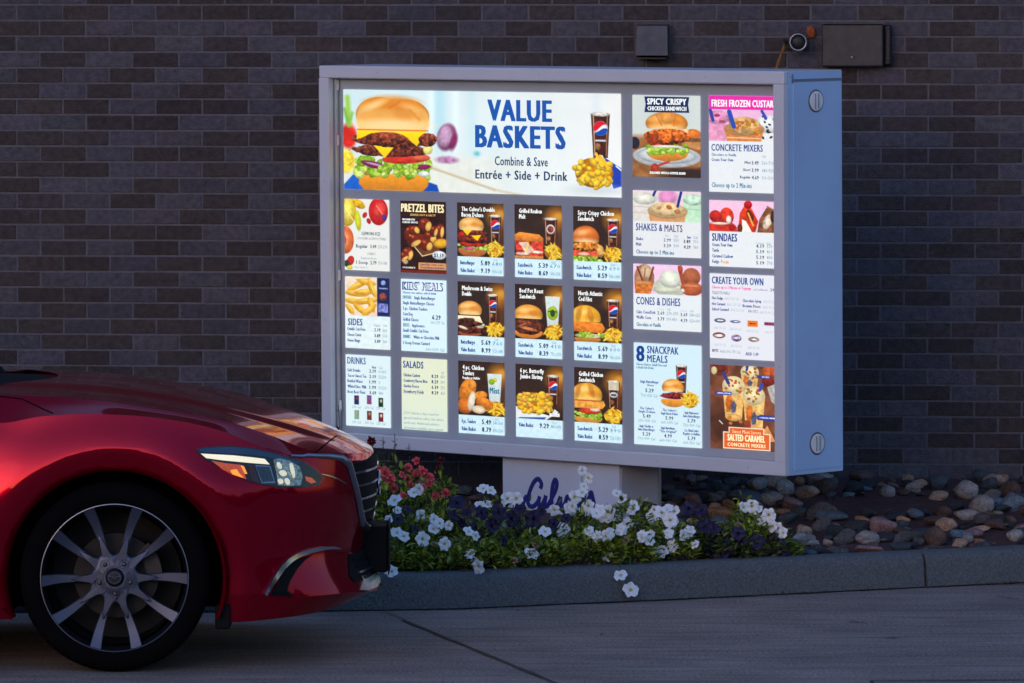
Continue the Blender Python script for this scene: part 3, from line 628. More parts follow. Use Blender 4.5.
def f_spicy(a):
    a.lettuce(13, 51, 14, 3, 30, 6); a.poly([(0, 43), (24, 43), (25, 49), (0, 49)], (224, 80, 50), n=.45, ns=2); a.ell(10, 47, 6, 1.6, (250, 190, 160)); a.patty(13, 39.5, 14.5, 5, (214, 126, 44)); a.bun(12, 31, 13, 12, (214, 108, 40), .35, (250, 225, 180)); a.ell(26, 44, 3.5, 6, (226, 168, 90), n=.3)
def f_mushroom(a):
    a.heel(12, 51, 12, 5, (170, 80, 50)); a.patty(13, 48, 14, 4, (96, 38, 26)); a.ell(22, 43, 5, 3, (216, 200, 170), n=.4, ns=2); a.patty(12, 40.5, 14, 4.5, (98, 44, 30)); a.drip([(0, 34), (22, 34), (25, 41), (18, 39), (10, 40), (0, 38)], (238, 224, 190)); a.patty(9, 38.5, 8, 2.5, (80, 44, 30)); a.ell(5, 46, 5, 1.4, (238, 220, 190), .3); a.bun(12, 28, 12, 9, (224, 150, 66), .55)
def f_pot(a):
    a.heel(13, 49, 14, 6, (222, 130, 46)); a.patty(13, 42, 14.5, 8, (100, 46, 28)); a.ell(13, 44, 10, 1.6, (190, 110, 70), .2, n=.5, ns=2); a.ell(8, 40, 5, .9, (176, 100, 62), -.4); a.bun(13, 30, 14, 10, (226, 146, 50), .4, (250, 214, 150))
def f_cod(a):
    a.heel(13, 52, 13, 4, (196, 120, 48)); a.ell(14, 48, 13, 2.4, (244, 238, 190), n=.2); a.lettuce(16, 47.5, 12, 2.4, 22, 8); a.poly([(0, 33), (27, 35), (30, 40), (27, 45), (0, 44)], (226, 124, 40), n=.3, ns=2.5, sh=.15); a.bun(11, 31, 15, 13, (240, 172, 44), .25, (248, 200, 90)); a.ell(5, 26, 2, 7, (214, 132, 34), .2, soft=3); a.ell(16, 27, 2, 6, (214, 132, 34), -.2, soft=3)
def f_tend(a):
    a.ell(9, 30, 8, 13, (226, 130, 40), .35, n=.25, sh=.2); a.ell(22, 34, 7, 4.5, (232, 140, 48), -.2, n=.25, sh=.2); a.ell(26, 42, 9, 6, (224, 126, 40), .3, n=.25, sh=.2); a.ell(7, 45, 8, 8, (214, 112, 34), 0, n=.25, sh=.2); a.ell(13, 40, 3.5, 10, (246, 226, 200), .2, n=.1); a.ell(20, 48, 7, 4, (240, 214, 180), .1, n=.15); a.ell(14, 24, 4, 5, (236, 146, 56), .2, n=.2)
def f_shrimp(a):
    a.poly([(0, 42), (16, 46), (34, 50), (38, 43), (42, 46), (30, 54), (0, 54)], (226, 228, 230), n=.05); a.poly([(4, 53), (30, 51.5), (28, 54), (0, 54.5)], (40, 80, 150)); a.curds(19, 38, 17, 10.5, 60, 17, 3.2); g = random.Random(4)
    for i in range(26): a.ell(19 + g.uniform(-16, 16), 37 + g.uniform(-9, 9), 2.6, 2.0, (238, 150 + g.random() * 40, 60), g.uniform(-1, 1), sh=.25, edge=.2, n=.2)
    a.rect(33, 47, 43, 50.5, (230, 230, 225), n=.3, ns=1.2)
def f_grilled(a):
    a.heel(13, 51, 14, 5, (220, 140, 56)); a.lettuce(14, 47, 14, 3, 30, 3); a.ell(15, 42.5, 11, 3, (222, 60, 34), n=.2); a.ell(20, 41, 5, 2, (240, 210, 190)); a.poly([(0, 32), (28, 32), (30, 36), (27, 40), (0, 40)], (232, 158, 66), n=.25, ns=2.2); a.line(0, 32.5, 27, 32.5, .5, (190, 80, 30)); a.bun(12, 27, 15, 12, (238, 166, 56), .4, (250, 205, 120)); a.ell(4, 22, 1.6, 6, (210, 124, 40), .2, soft=3); a.ell(16, 20, 1.8, 6, (212, 130, 44), -.3, soft=3)
combo('bacon double burger combo sheet priced 5.89', 2, 0, [("The Culver's Double", 38), ("Bacon Deluxe", 26.5)], f_bacon, 'globe', [("ButterBurger", "5.89", "680"), ("Value Basket", "9.19", "1010-1620")])
combo('grilled reuben melt combo sheet priced 5.39', 3, 0, [("Grilled Reuben", 27), ("Melt", 11)], f_reuben, 'berry', [("Sandwich", "5.39", "670"), ("Value Basket", "8.69", "1000-1590")], cupbox=(28.5, 12, 42, 40))
combo('spicy chicken sandwich combo sheet priced 5.29', 4, 0, [("Spicy Crispy Chicken", 39.5), ("Sandwich", 20)], f_spicy, 'globe', [("Sandwich", "5.29", "690"), ("Value Basket", "8.59", "960-1640")])
combo('mushroom and swiss double burger combo sheet', 2, 1, [("Mushroom & Swiss", 35), ("Double", 14)], f_mushroom, 'globe', [("ButterBurger", "5.69", "760"), ("Value Basket", "8.99", "1120-1680")], cupbox=(30, 11, 40, 40))
combo('beef pot roast sandwich combo sheet with a pale lemon cup', 3, 1, [("Beef Pot Roast", 28), ("Sandwich", 20)], f_pot, 'lemon', [("Sandwich", "5.09", "410"), ("Value Basket", "8.39", "770-1370")], cupbox=(29.5, 11, 44, 41))
combo('cod fillet sandwich combo sheet with a yellow bun', 4, 1, [("North Atlantic", 28), ("Cod Filet", 18)], f_cod, 'globe', [("Sandwich", "5.69", "600"), ("Value Basket", "8.99", "960-1560")])
def tend_rows(): return [("4 pc. Tenders", "5.49", "540/560"), ("Value Basket", "8.79", "870-1500")]
combo('chicken tenders combo sheet with a pale tall cup', 2, 2, [("4 pc. Chicken", 26), ("Tenders", 16)], f_tend, 'mist', tend_rows(), cupbox=(29, 11.5, 43.5, 41))
make_texts([("Regular or Buffalo", 4.6, 15.5, 22, 18, 'white', .01), ("Mist", 31.5, 25, 41.5, 31, 'teal', .05)], lambda x, y: (CX[2] + x * CWd / 46, .0530, RZ[2][0] - y * .3085 / 72.5), sign.children[-1], 'cup_lettering')
combo('butterfly shrimp combo sheet with a heap of fried shrimp', 3, 2, [("6 pc. Butterfly", 28), ("Jumbo Shrimp", 27)], f_shrimp, 'globe', [("Value Basket", "9.29", "880-1490")], fr=None, cupbox=(31, 9, 42.5, 40))
combo('grilled chicken sandwich combo sheet with a dark float', 4, 2, [("Grilled Chicken", 28), ("Sandwich", 20)], f_grilled, 'float', [("Sandwich", "5.29", "390"), ("Value Basket", "8.59", "720-1330")], cupbox=(32, 11, 44, 40))

# ---- first two columns
a = Art(46, 72.5, (228, 226, 220)); a.seed = 51
a.ell(3, 12, 9, 16, (250, 205, 40), 0, n=.1); a.ell(3, 12, 6, 12, (252, 226, 90), 0, n=.15, ns=2); a.line(-2, 4, 9, 22, .4, (255, 240, 170)); a.ell(15, 5, 7, 4, (236, 180, 30), .5, n=.3); a.ell(14, 22, 3, 10, (214, 214, 40), -.1, n=.1, soft=1)
a.ell(35, 12, 10, 14, (222, 34, 34), 0, n=.12, ns=3, sh=.1); a.ell(36, 10, 6, 8, (240, 70, 60), .3, n=.2); a.line(33, 6, 39, 14, .6, (250, 130, 120)); a.ell(41, 18, 2.2, 2.8, (60, 60, 160), n=.2); a.ell(21, 16, 2.2, 3.2, (210, 40, 40), .5); a.ell(25, 22, 2.1, 3, (190, 30, 36), -.4)
a.ell(1, 42, 8.5, 14, (240, 110, 50), 0, n=.15); a.ell(0, 42, 5, 9, (250, 150, 100), 0, n=.2); a.ell(-1, 42, 2.5, 5, (220, 70, 40)); a.ell(6, 63, 3.6, 5, (205, 40, 30), .3, n=.15); a.ell(2, 66, 2.5, 3.5, (40, 60, 40), 0, n=.3); a.ell(5, 70, 3, 2, (235, 220, 60))
sheet('lemon ice sheet decorated with cut citrus and red fruit', 'poster', cell(0, 0), 46, 72.5, a,
      [("LEMON ICE", 18, 33, 37, 36.5, 'ink', .02), ("COOLERS & SMOOTHIES", 13, 38.5, 43, 41, 'ink', 0), ("Regular", 12, 46, 24, 49.5, 'ink', .02), ("3.09", 26.5, 46, 33, 49.5, 'ink', .03), ("250-290", 34.5, 46, 44, 49.5, 'teal', 0), ("SORBETS", 23.5, 54, 32, 56.5, 'ink', 0), ("Raspberry Berry", 17, 58.5, 33, 61, 'teal', 0), ("1 Scoop", 12, 62.5, 24, 66, 'ink', .02), ("2.79", 26.5, 62.5, 33, 66, 'ink', .03), ("150-180", 34.5, 62.5, 44, 66, 'teal', 0), ("Mango Raspberry", 10, 68.6, 24, 70, 'teal', 0)])
a = Art(46, 72.5, (40, 18, 16)); a.seed = 61; a.put(np.ones_like(a.X), (44, 20, 16), a.nz(6) * .35)
def pretzel(a, x, y, rx, ry, rot):
    a.ell(x, y, rx, ry, (120, 36, 16), rot, n=.25, ns=2.5, sh=.2); a.ell(x + math.cos(rot) * rx * .5, y + math.sin(rot) * rx * .45 + .6, rx * .42, ry * .72, (238, 186, 90), rot, n=.12); a.ell(x - rx * .3, y - ry * .5, rx * .3, ry * .2, (200, 90, 50), rot, soft=1.2)
a.poly([(12, 40), (34, 36), (40, 50), (22, 56)], (110, 60, 32), n=.2); a.line(14, 46, 22, 55.5, .5, (230, 200, 150)); a.line(22, 55.5, 38, 51, .5, (230, 200, 150))
for q in ((9, 33, 5, 8, .3), (25, 24, 7, 7, .25), (14, 30, 6, 5, -.4), (20, 40, 8, 7, .6), (30, 36, 7, 6, .4), (26, 44, 7, 6, .3), (40, 30, 4.5, 8, .1), (34, 30, 4, 6, .3), (14, 40, 6, 8, 1.0), (7, 54, 6, 7, .3), (3, 57, 4, 6, .9)): pretzel(a, *q)
a.ell(41, 42, 8, 5, (214, 130, 50), -.1, n=.1); a.ell(41, 42, 6.8, 4, (236, 176, 40), -.1, n=.12); a.rect(18, 62, 46, 69, (214, 150, 84), n=.1); a.rect(0, 70, 46, 72.5, (120, 30, 16)); a.ell(39, 54, 7, 4.4, (232, 236, 238)); a.ell(5, 62, 2.6, 2.6, (210, 170, 130), n=.4, ns=1)
sheet('dark pretzel bites sheet with a pile of brown pretzels', 'poster', cell(1, 0), 46, 72.5, a,
      [("PRETZEL BITES", 1, 3, 44.5, 11, 'cream', .05), ("SERVED HOT & SALTY", 10, 13, 36, 15, 'gold', .02), ("WISCONSIN STYLE", 2, 18, 15, 19.8, 'white', .03), ("CHEESE SAUCE", 2, 20.8, 18, 22.6, 'white', .03), ("$3.59", 34, 52.2, 44, 56, 'ink', .04), ("LIMITED TIME ONLY", 20, 63.2, 45, 65, 'plum', .02), ("AT PARTICIPATING RESTAURANTS", 20, 66.2, 45, 68, 'plum', .02), ("CULVER'S", 2, 66.8, 15, 68.4, 'white', .03)])
a = Art(46, 72.5, BLU); a.seed = 71; a.rect(0, 0, 33, 41, (236, 214, 190), n=.1); g = random.Random(9)
for (x, y, l, q) in ((14, 8, 13, -.5), (22, 5, 10, .2), (12, 17, 12, .05), (20, 15, 11, -.1), (28, 12, 9, 1.1), (10, 25, 11, .1), (22, 24, 12, -.1), (27, 28, 8, 1.2), (5, 33, 6, .8), (16, 33, 9, .6), (25, 33, 9, -.7)):
    a.ell(x, y, l, 3.1, (246, 176, 44), q, n=.12, ns=3, sh=.18, edge=.1); a.ell(x, y - .8, l * .8, .9, (255, 214, 110), q, soft=1.4)
a.poly([(0, 30), (6, 40), (0, 41)], (240, 235, 235)); a.poly([(33, 34), (20, 41), (33, 41)], (238, 200, 190)); a.rect(33, 0, 46, 38, (26, 34, 80), n=.1); a.ell(39.5, 5, 2.5, 2.5, (150, 170, 215), n=.4, ns=1); a.rect(35, 10, 44, 11.4, (140, 150, 190), n=.5, ns=1); a.ell(39, 19, 4, 4, (150, 70, 60), n=.4, ns=1.6); a.rect(34, 26, 44, 35, (120, 125, 190), n=.6, ns=1.4); a.rect(33, 38, 46, 39, (20, 28, 70)); a.rect(0, 39.4, 46, 72.5, (222, 232, 232))
def rows4(L, y0, dy, x=2, xn=20, xp=(30, 36.5), xc=(38.5, 43), wn='navy'):
    T = []
    for i, (n, p, k) in enumerate(L):
        y = y0 + i * dy; ln = min(xn - x, len(n) * 1.22)
        T.append((n, x, y - 3.2, x + ln, y, wn, .02))
        if p: T.append((p, xp[0], y - 3.4, xp[1], y, 'ink', .04))
        if k: T.append((k, xc[0], y - 3.2, xc[0] + min(xc[1] - xc[0], 1.6 * len(k)), y, 'teal', 0))
    return T
sheet('sides sheet with golden fries above the price list', 'poster', cell(0, 1), 46, 72.5, a,
      [("SIDES", 3, 42.5, 18, 49.2, 'navy', .03), ("Regular", 30, 47, 36, 49.4, 'teal', 0), ("Cal", 39, 47, 43, 49.4, 'teal', 0)] + rows4([("Crinkle Cut Fries", "2.19", "360"), ("Cheese Curds", "3.89", "510"), ("Onion Rings", "3.09", "540")], 54.5, 5.8, xc=(38.5, 43.5), xn=21))
a = Art(46, 72.5, (214, 232, 236)); a.seed = 81
sheet('kids meals sheet of close blue print', 'poster', cell(1, 1), 46, 72.5, a,
      [("KIDS' MEALS", 1.6, 2.4, 43, 10.8, 'navy', .075), ("KIDS' MEALS", 2.6, 3.4, 42, 9.9, 'white', .012), ("Choose one entree, side & drink", 2, 12.3, 36, 14.6, 'blue', .02)] +
      [(s, 2, y, 2 + wd, y + 3.3, c, .02) for s, y, wd, c in (("ENTREE", 16.6, 9, 'teal'), ("Single ButterBurger", 16.9 + 5.4, 0, 'navy'), ("Single ButterBurger Cheese", 22.2, 32, 'navy'), ("2 pc. Chicken Tenders", 27.8, 25, 'navy'), ("Corn Dog", 33.4, 10, 'navy'), ("Grilled Cheese", 38.9, 16, 'navy'), ("SIDES", 44.6, 6.6, 'teal'), ("Small Crinkle Cut Fries", 50, 26, 'navy'), ("DRINKS", 56.2, 7.5, 'teal'), ("1 Scoop Frozen Custard", 62.4, 27, 'navy')) if wd] +
      [("Single ButterBurger", 13.5, 16.8, 35, 20, 'navy', .02), ("Applesauce", 11, 44.8, 24, 48, 'navy', .02), ("White or Chocolate Milk", 12.5, 56.4, 39, 59.6, 'navy', .02), ("6.29", 31.5, 35, 40.5, 39.5, 'ink', .05), ("360-1270 Cal", 30, 41, 44, 44, 'teal', 0), ("360-1270 Cal", 25, 68.3, 43.5, 71.2, 'teal', 0)])
a = Art(46, 72.5, (216, 230, 232)); a.seed = 91
for (x, y, c, c2) in ((11, 46, (30, 40, 90), (150, 40, 60)), (24, 45, (140, 60, 110), (90, 110, 190)), (36, 47, (24, 50, 34), (190, 190, 160)), (11, 61, (120, 150, 120), (150, 160, 150)), (24, 61, (110, 40, 30), (160, 140, 120)), (36, 62, (120, 24, 34), (220, 220, 220))):
    a.rect(x - 2.4, y - 4.6, x + 2.4, y + 4.6, c, n=.35, ns=1.5); a.ell(x + .2, y - 1.4, 1.3, 1.8, c2, n=.2)
sheet('drinks sheet with six little canned drinks under the list', 'poster', cell(0, 2), 46, 72.5, a,
      [("DRINKS", 2, 2.5, 21, 9.3, 'navy', .02), ("Med", 27.5, 10.5, 31.5, 13, 'navy', .02), ("Cal", 34, 10.5, 38, 13, 'teal', 0)] + rows4([("Soft Drinks", "2.19", "0-360"), ("Tea or Sweet Tea", "2.19", "5/230"), ("Bottled Water", "1.99", "0"), ("White/Choc. Milk", "1.99", "150/210"), ("Root Beer Float", "3.69", "440")], 17.3, 5.5, xp=(24.5, 31.5), xc=(34, 42), xn=22) +
      [("270 Cal", x - 4.5, y, x + 4.5, y + 2.6, 'teal', 0) for x in (11, 24, 36) for y in (51.8, 67.2)])
a = Art(46, 72.5, (222, 224, 196)); a.seed = 95; a.put(np.clip((a.Y - 30) / 40, 0, 1) * .7, (214, 224, 212))  # uneven tube light put into the sheet colour, yellower at the top
sheet('salads sheet with the pale yellow upper half', 'poster', cell(1, 2), 46, 72.5, a,
      [("SALADS", 1.8, 3.2, 22.5, 10.2, 'navy', .03), ("Cal", 40, 12, 43.5, 14.4, 'teal', 0)] + rows4([("Chicken Cashew", "8.29", "450"), ("Cranberry Bacon Bleu", "8.29", "390"), ("Garden Fresco", "6.39", "270"), ("Strawberry Fields", "8.29", "420")], 19, 5.5, xp=(30.5, 37.5), xc=(39.6, 44), xn=27) +
      [("with dressing of your choice", 2, 34.8, 22, 36.6, 'grey', 0)] + [(s, 2, 54.2 + i * 5.0, 2 + wd, 57 + i * 5.0, 'teal', .0) for i, (s, wd) in enumerate((("2,000 calories a day is used for", 36), ("general nutrition advice, but calorie", 40.5), ("needs vary. Additional nutrition", 36), ("information available upon request.", 40.5)))])

# ---- sixth column
X6 = (-.874, -.4985)
a = Art(67.5, 81.5, (206, 210, 204)); a.seed = 101; a.put(np.clip((a.Y - 38) / 6, 0, 1), (150, 96, 52), a.nz(9) * .3); a.put(np.clip((a.Y - 70) / 4, 0, 1) * np.clip((a.X - 20) / 20, 0, 1) * .9, (44, 30, 26)); a.put(np.clip((30 - abs(a.X - 33)) / 20, 0, 1) * np.clip((40 - a.Y) / 20, 0, 1) * .35, (176, 190, 196))
a.ell(2, 48, 5, 6, (40, 34, 50), n=.2); a.ell(60, 38, 8, 5, (226, 120, 40), n=.3); a.ell(52, 36, 4, 4, (250, 205, 150)); a.poly([(48, 40), (68, 42), (68, 54), (50, 50)], (196, 134, 76), n=.15); a.rect(50, 42, 68, 46, (120, 76, 44), n=.3, ns=2)
a.ell(34, 61, 34, 11, (222, 224, 228), .02); a.ell(34, 60, 30, 8.5, (200, 202, 208), .02); a.ell(34, 60, 27, 7, (232, 234, 236), .02); a.ell(22, 73, 4, 5, (180, 60, 44), n=.3); a.line(26, 70, 36, 66, 1.2, (190, 60, 50))
a.heel(35, 60, 20, 7, (226, 138, 50)); a.lettuce(35, 54, 20, 4.5, 46, 12); a.ell(28, 50, 10, 2, (236, 90, 70), n=.2); a.ell(34, 51, 16, 1.4, (244, 236, 220)); a.patty(34, 41, 23, 8, (198, 92, 32)); a.ell(20, 45, 6, 5, (170, 60, 24), n=.4, ns=2); a.bun(34, 28, 21, 11.5, (228, 140, 50), .45, (252, 210, 140)); a.ell(34, 22, 7, 6, (240, 160, 70), 0, soft=3); a.line(24, 20, 29, 30, .5, (200, 100, 34), soft=2); a.line(43, 20, 41, 30, .5, (200, 100, 34), soft=2)
a.poly([(12, 1.4), (56.6, 1.4), (55.4, 9), (56.6, 17), (12, 17), (13.2, 9)], (20, 34, 84))
sheet('spicy crispy chicken sandwich sheet with the burger on a white plate', 'poster', (*X6, -.1065, -.4435), 67.5, 81.5, a,
      [("SPICY CRISPY", 15, 3.2, 54, 9.2, 'white', .055), ("CHICKEN SANDWICH", 15, 11, 54, 15.2, 'white', .035), ("SEASONED WITH A 4-PEPPER BLEND", 17, 76.2, 53, 78.6, 'white', .03)])
a = Art(67.5, 66, (224, 224, 226)); a.seed = 111; a.rect(0, 0, 67.5, 31, (232, 204, 214)); a.ell(35, 6, 9, 8, (236, 150, 200), soft=4); a.rect(0, 2, 24, 31, (222, 212, 204), n=.08); a.ell(12, 8, 12, 6, (232, 228, 214), n=.15, sh=.1); a.line(0, 16, 22, 17, .4, (200, 180, 170)); a.line(0, 22, 18, 23, .4, (205, 180, 175)); a.rect(50, 3, 67.5, 31, (190, 222, 190), n=.08); a.ell(60, 8, 10, 5.5, (205, 232, 205), n=.2, sh=.1); a.line(52, 17, 67.5, 18, .5, (150, 200, 150))
a.poly([(15, 20), (54, 19), (51, 31), (17, 31)], (214, 150, 96), n=.1); a.ell(34.5, 20, 20, 7.5, (226, 178, 122), n=.1); a.ell(34, 18, 17, 7, (236, 200, 150), n=.2, ns=3, sh=.15); a.ell(36, 16, 3, 2, (190, 110, 50), .4, n=.2); a.ell(26, 17, 2.4, 1.6, (205, 140, 80), -.4); a.ell(44, 20, 3, 2, (200, 130, 70)); a.line(48, 1, 44.5, 15, 1.3, (34, 40, 120)); a.line(22.5, 0, 20.5, 4.5, 1.2, (34, 40, 120)); a.rect(0, 30.6, 67.5, 66, (224, 222, 224), n=.01)
sheet('shakes and malts sheet with a caramel shake and two blue straws', 'poster', (*X6, -.5015, -.7735), 67.5, 66, a,
      [("SHAKES", 3, 33, 24, 40.2, 'navy', .02), ("&", 26, 33.4, 29.5, 40.2, 'navy', .02), ("MALTS", 31.5, 33.6, 49.5, 40.6, 'plum', .02), ("Mini", 32, 43.5, 36.5, 46, 'grey', 0), ("Cal", 41, 43.5, 45, 46, 'teal', 0), ("Short", 54, 44, 58, 46.8, 'navy', .02), ("Cal", 60, 44, 64.5, 46.8, 'teal', 0), ("Shake", 3, 47, 10.3, 50, 'navy', .02), ("2.99", 30.6, 47.3, 38, 50.5, 'ink', .02), ("550", 40.5, 47.3, 46, 50.5, 'teal', 0), ("3.89", 50.5, 48, 57.5, 51.3, 'ink', .05), ("710", 60, 48, 65, 51.3, 'teal', 0), ("Malt", 3, 52.4, 8.5, 55.6, 'navy', .02), ("3.29", 30.6, 53, 38, 56.2, 'ink', .02), ("590", 40.5, 53, 46, 56.2, 'teal', 0), ("4.29", 50.5, 53.6, 57.5, 56.9, 'ink', .05), ("760", 60, 53.6, 65, 56.9, 'teal', 0), ("Choose up to 2 Mix-ins", 3, 59.5, 41, 63.6, 'teal', .03)])
a = Art(67.5, 65.5, (222, 222, 226)); a.seed = 121; a.rect(0, 0, 67.5, 30, (240, 196, 224), n=.04)
a.ell(11, 14, 10, 14, (188, 130, 96), n=.35, ns=3, sh=.1); a.ell(13, 8, 6, 7, (220, 184, 150), n=.2); a.line(4, 3, 9, 16, .9, (120, 50, 24)); a.line(20, 3, 16, 16, .9, (130, 56, 28)); a.line(12, 4, 10, 18, .5, (150, 90, 60)); a.poly([(1, 18), (20, 20), (17, 30), (2, 30)], (206, 110, 44), n=.4, ns=2); a.ell(11, 19, 9.5, 2, (230, 150, 80), n=.2)
a.ell(37, 22, 17, 10, (226, 226, 204), n=.08, sh=.08); a.ell(37, 14, 11, 9, (236, 236, 218), n=.08, sh=.1); a.ell(33, 25, 13, 3, (214, 214, 190), soft=2)
a.ell(58, 11, 9, 9, (176, 96, 60), n=.15, sh=.2, ns=3); a.ell(58, 23, 11, 7, (196, 96, 56), n=.15, sh=.1); a.line(46, 2, 50, 20, 1.8, (170, 70, 44)); a.ell(47, 4, 2.4, 4, (180, 74, 44)); a.ell(58, 20, 11, 1.5, (226, 130, 84), soft=1); a.ell(49, 25, 2, 2, (230, 225, 225)); a.rect(0, 29.6, 67.5, 65.5, (224, 226, 228), n=.01)
sheet('cones and dishes sheet with three scoops of frozen custard', 'poster', (*X6, -.8065, -1.0775), 67.5, 65.5, a,
      [("CONES & DISHES", 3, 33, 47, 40.6, 'navy', .02), ("1 Scoop", 24, 43, 31, 45.4, 'grey', 0), ("Cal", 33, 43, 37, 45.4, 'teal', 0), ("2 Scoop", 47, 43.6, 54, 46, 'grey', 0), ("Cal", 56, 43.6, 60, 46, 'teal', 0), ("Cake Cone/Dish", 3, 46.4, 22, 49.6, 'navy', .01), ("2.69", 24, 46.6, 31, 50, 'ink', .02), ("270-370", 33, 46.6, 45, 50, 'teal', 0), ("3.69", 47, 47.2, 54, 50.6, 'ink', .02), ("540-620", 56, 47.2, 66.5, 50.6, 'teal', 0), ("Waffle Cone", 3, 51.8, 18, 55, 'navy', .01), ("3.79", 24, 52.4, 31, 55.8, 'ink', .02), ("390-450", 33, 52.4, 43.5, 55.8, 'teal', 0), ("4.79", 47, 53, 54, 56.4, 'ink', .02), ("620-690", 56, 53, 66.5, 56.4, 'teal', 0), ("Chocolate or Vanilla", 3, 58.6, 27.5, 62.4, 'teal', .02)])
a = Art(67.5, 102, (206, 226, 234), 2.4); a.seed = 131; a.put(np.clip((a.Y - 60) / 60, 0, 1) * .5, (216, 230, 228))
a.cola(42, 19.5, 53, 48); a.heel(39, 58, 12, 6, (230, 146, 50)); a.ell(40, 53, 11, 1.8, (210, 50, 40), n=.3); a.patty(40, 51, 13, 3.2, (116, 34, 30)); a.ell(32, 52, 6, 1.4, (150, 40, 60)); a.bun(39, 43, 11, 8.5, (232, 150, 60), .5); a.curds(56, 55, 7.5, 7.5, 34, 6, 1.9, True)
def pk(x, y, n, n2, p, c): return [(n, x - 7, y, x + 7, y + 2.6, 'navy', .01), (n2, x - 8.5, y + 3.3, x + 8.5, y + 6, 'navy', .01), (p, x - 4, y + 7.4, x + 4, y + 11, 'ink', .03), (c, x - 8.5, y + 12.4, x + 8.5, y + 15.2, 'teal', 0)]
sheet('eight snackpak meals sheet with a slider beside a cola', 'poster', (*X6, -1.134, -1.5565), 67.5, 102, a,
      [("8", 2.6, 3, 11, 18.4, 'navy', .05), ("SNACKPAK", 13.5, 2.6, 45, 10, 'navy', .025), ("MEALS", 13.5, 11.6, 34, 18.8, 'navy', .025), ("Choose Entree, Small Fries and", 2.6, 20, 33, 22.6, 'teal', .01), ("a Small Soft Drink", 2.6, 23.4, 20, 25.8, 'teal', .01), ("Single ButterBurger", 6.5, 37.2, 25, 40, 'navy', .01), ("Cheese", 13, 40.8, 20, 43, 'navy', .01), ("5.29", 11.5, 45.4, 20, 49.2, 'ink', .04), ("710-1020 Cal", 7, 50.8, 23.5, 54, 'teal', 0)]
      + pk(13, 64, "The Culver's", "Single Deluxe", "5.49", "650-1030 Cal") + pk(35.5, 64.6, "The Culver's", "Single Bacon Deluxe", "5.99", "660-1070 Cal") + pk(57.5, 66, "Single Mushroom &", "Swiss ButterBurger", "5.79", "720-990 Cal")
      + pk(12.5, 82, "Single Cheddar or", "Swiss ButterBurger", "5.29", "710-990 Cal") + pk(34, 82.6, "Single ButterBurger", "\"The Original\"", "4.99", "660-960 Cal") + pk(57.5, 83.6, "2 pc. Chicken Tenders", "Regular or Buffalo", "5.79", "600-750 Cal"))
# ---- seventh column (runs under the frame at the right)
X7 = (-.4515, -.0755); sc = 68.
a = Art(68, 97, (226, 224, 226), 2.4); a.seed = 141; a.rect(0, 0, 68, 14, (226, 44, 160)); a.rect(0, 14, 68, 46, (232, 178, 212), n=.03)
a.rect(0, 24, 17, 46, (228, 150, 186), n=.15); a.ell(9, 22, 12, 7, (226, 150, 190), n=.3, ns=3); a.ell(8, 20, 3, 1.6, (180, 50, 90)); a.ell(13, 26, 3, 1.4, (190, 60, 100)); a.line(1.5, 15, 4, 25, 1.6, (50, 60, 150))
a.rect(47, 24, 68, 46, (228, 226, 226)); a.ell(58, 28, 13, 9, (236, 236, 238), n=.08); g = random.Random(8)
for i in range(16): a.ell(g.uniform(49, 66), g.uniform(20, 42), g.uniform(.8, 1.8), g.uniform(.7, 1.4), (40, 30, 34), g.uniform(-1, 1))
a.line(52, 15, 56, 22, 1.4, (44, 70, 170)); a.poly([(15, 34), (54, 34), (51, 46), (18, 46)], (214, 128, 66), n=.25, ns=3); a.ell(34.5, 33, 20, 7, (222, 156, 96), n=.1); a.ell(35, 30, 16, 9, (232, 178, 116), n=.3, ns=3); g = random.Random(3)
for i in range(22): a.ell(g.uniform(21, 50), g.uniform(25, 38), g.uniform(1.2, 2.8), g.uniform(1, 2), (g.uniform(170, 240), g.uniform(90, 170), 50), g.uniform(-1, 1), edge=.2)
a.line(20, 16, 24.5, 31, 2.2, (44, 74, 170)); a.line(18, 42, 51, 42.5, .6, (240, 190, 140)); a.rect(0, 45.6, 68, 97, (226, 226, 228), n=.01)
sheet('frozen custard concrete mixers sheet under a magenta banner', 'poster', (*X7, -.1035, -.498), 68, 97, a,
      [("FRESH FROZEN CUSTARD", 3, 4.2, 67.6, 11, 'white', .035), ("CONCRETE MIXERS", 2.6, 48.8, 53, 55.6, 'navy', .025), ("Chocolate or Vanilla", 2.6, 58, 27, 60.8, 'teal', .02), ("Create Your Own", 2.6, 63, 24, 66, 'navy', .02), ("Cal", 52, 59, 56, 61.4, 'teal', 0)] +
      [(s, 41 - len(s) * 1.5, y - 3, 41, y - .3, 'ink', .02) for s, y in (("Mini", 68.3), ("Short", 75.6), ("Regular", 83))] + [(s, 42, y - 3.6, 49, y, 'ink', .03) for s, y in (("3.49", 68.6), ("3.99", 76), ("4.69", 83.4))] + [(s, 52, y - 3.4, 63.5, y, 'teal', 0) for s, y in (("560-710", 68.6), ("680-920", 76), ("910-1310", 83.4))] + [("Choose up to 2 Mix-ins", 2.6, 87.4, 42, 92.4, 'teal', .03)])
a = Art(68, 66, (226, 226, 228)); a.seed = 151; a.rect(0, 0, 68, 31, (240, 190, 216), n=.03)
a.ell(12, 28, 15, 8, (214, 50, 30), n=.35, ns=3); a.ell(17, 16, 7, 9, (222, 56, 30), n=.3, ns=3, sh=.2); a.ell(6, 16, 6, 6, (206, 40, 30), n=.3, sh=.2); a.ell(19, 19, 2.6, 4, (250, 232, 222)); a.ell(10, 23, 10, 1.3, (246, 214, 200)); a.rect(0, 29, 30, 31, (200, 60, 44)); a.ell(22, 27, 3, 3, (180, 24, 20))
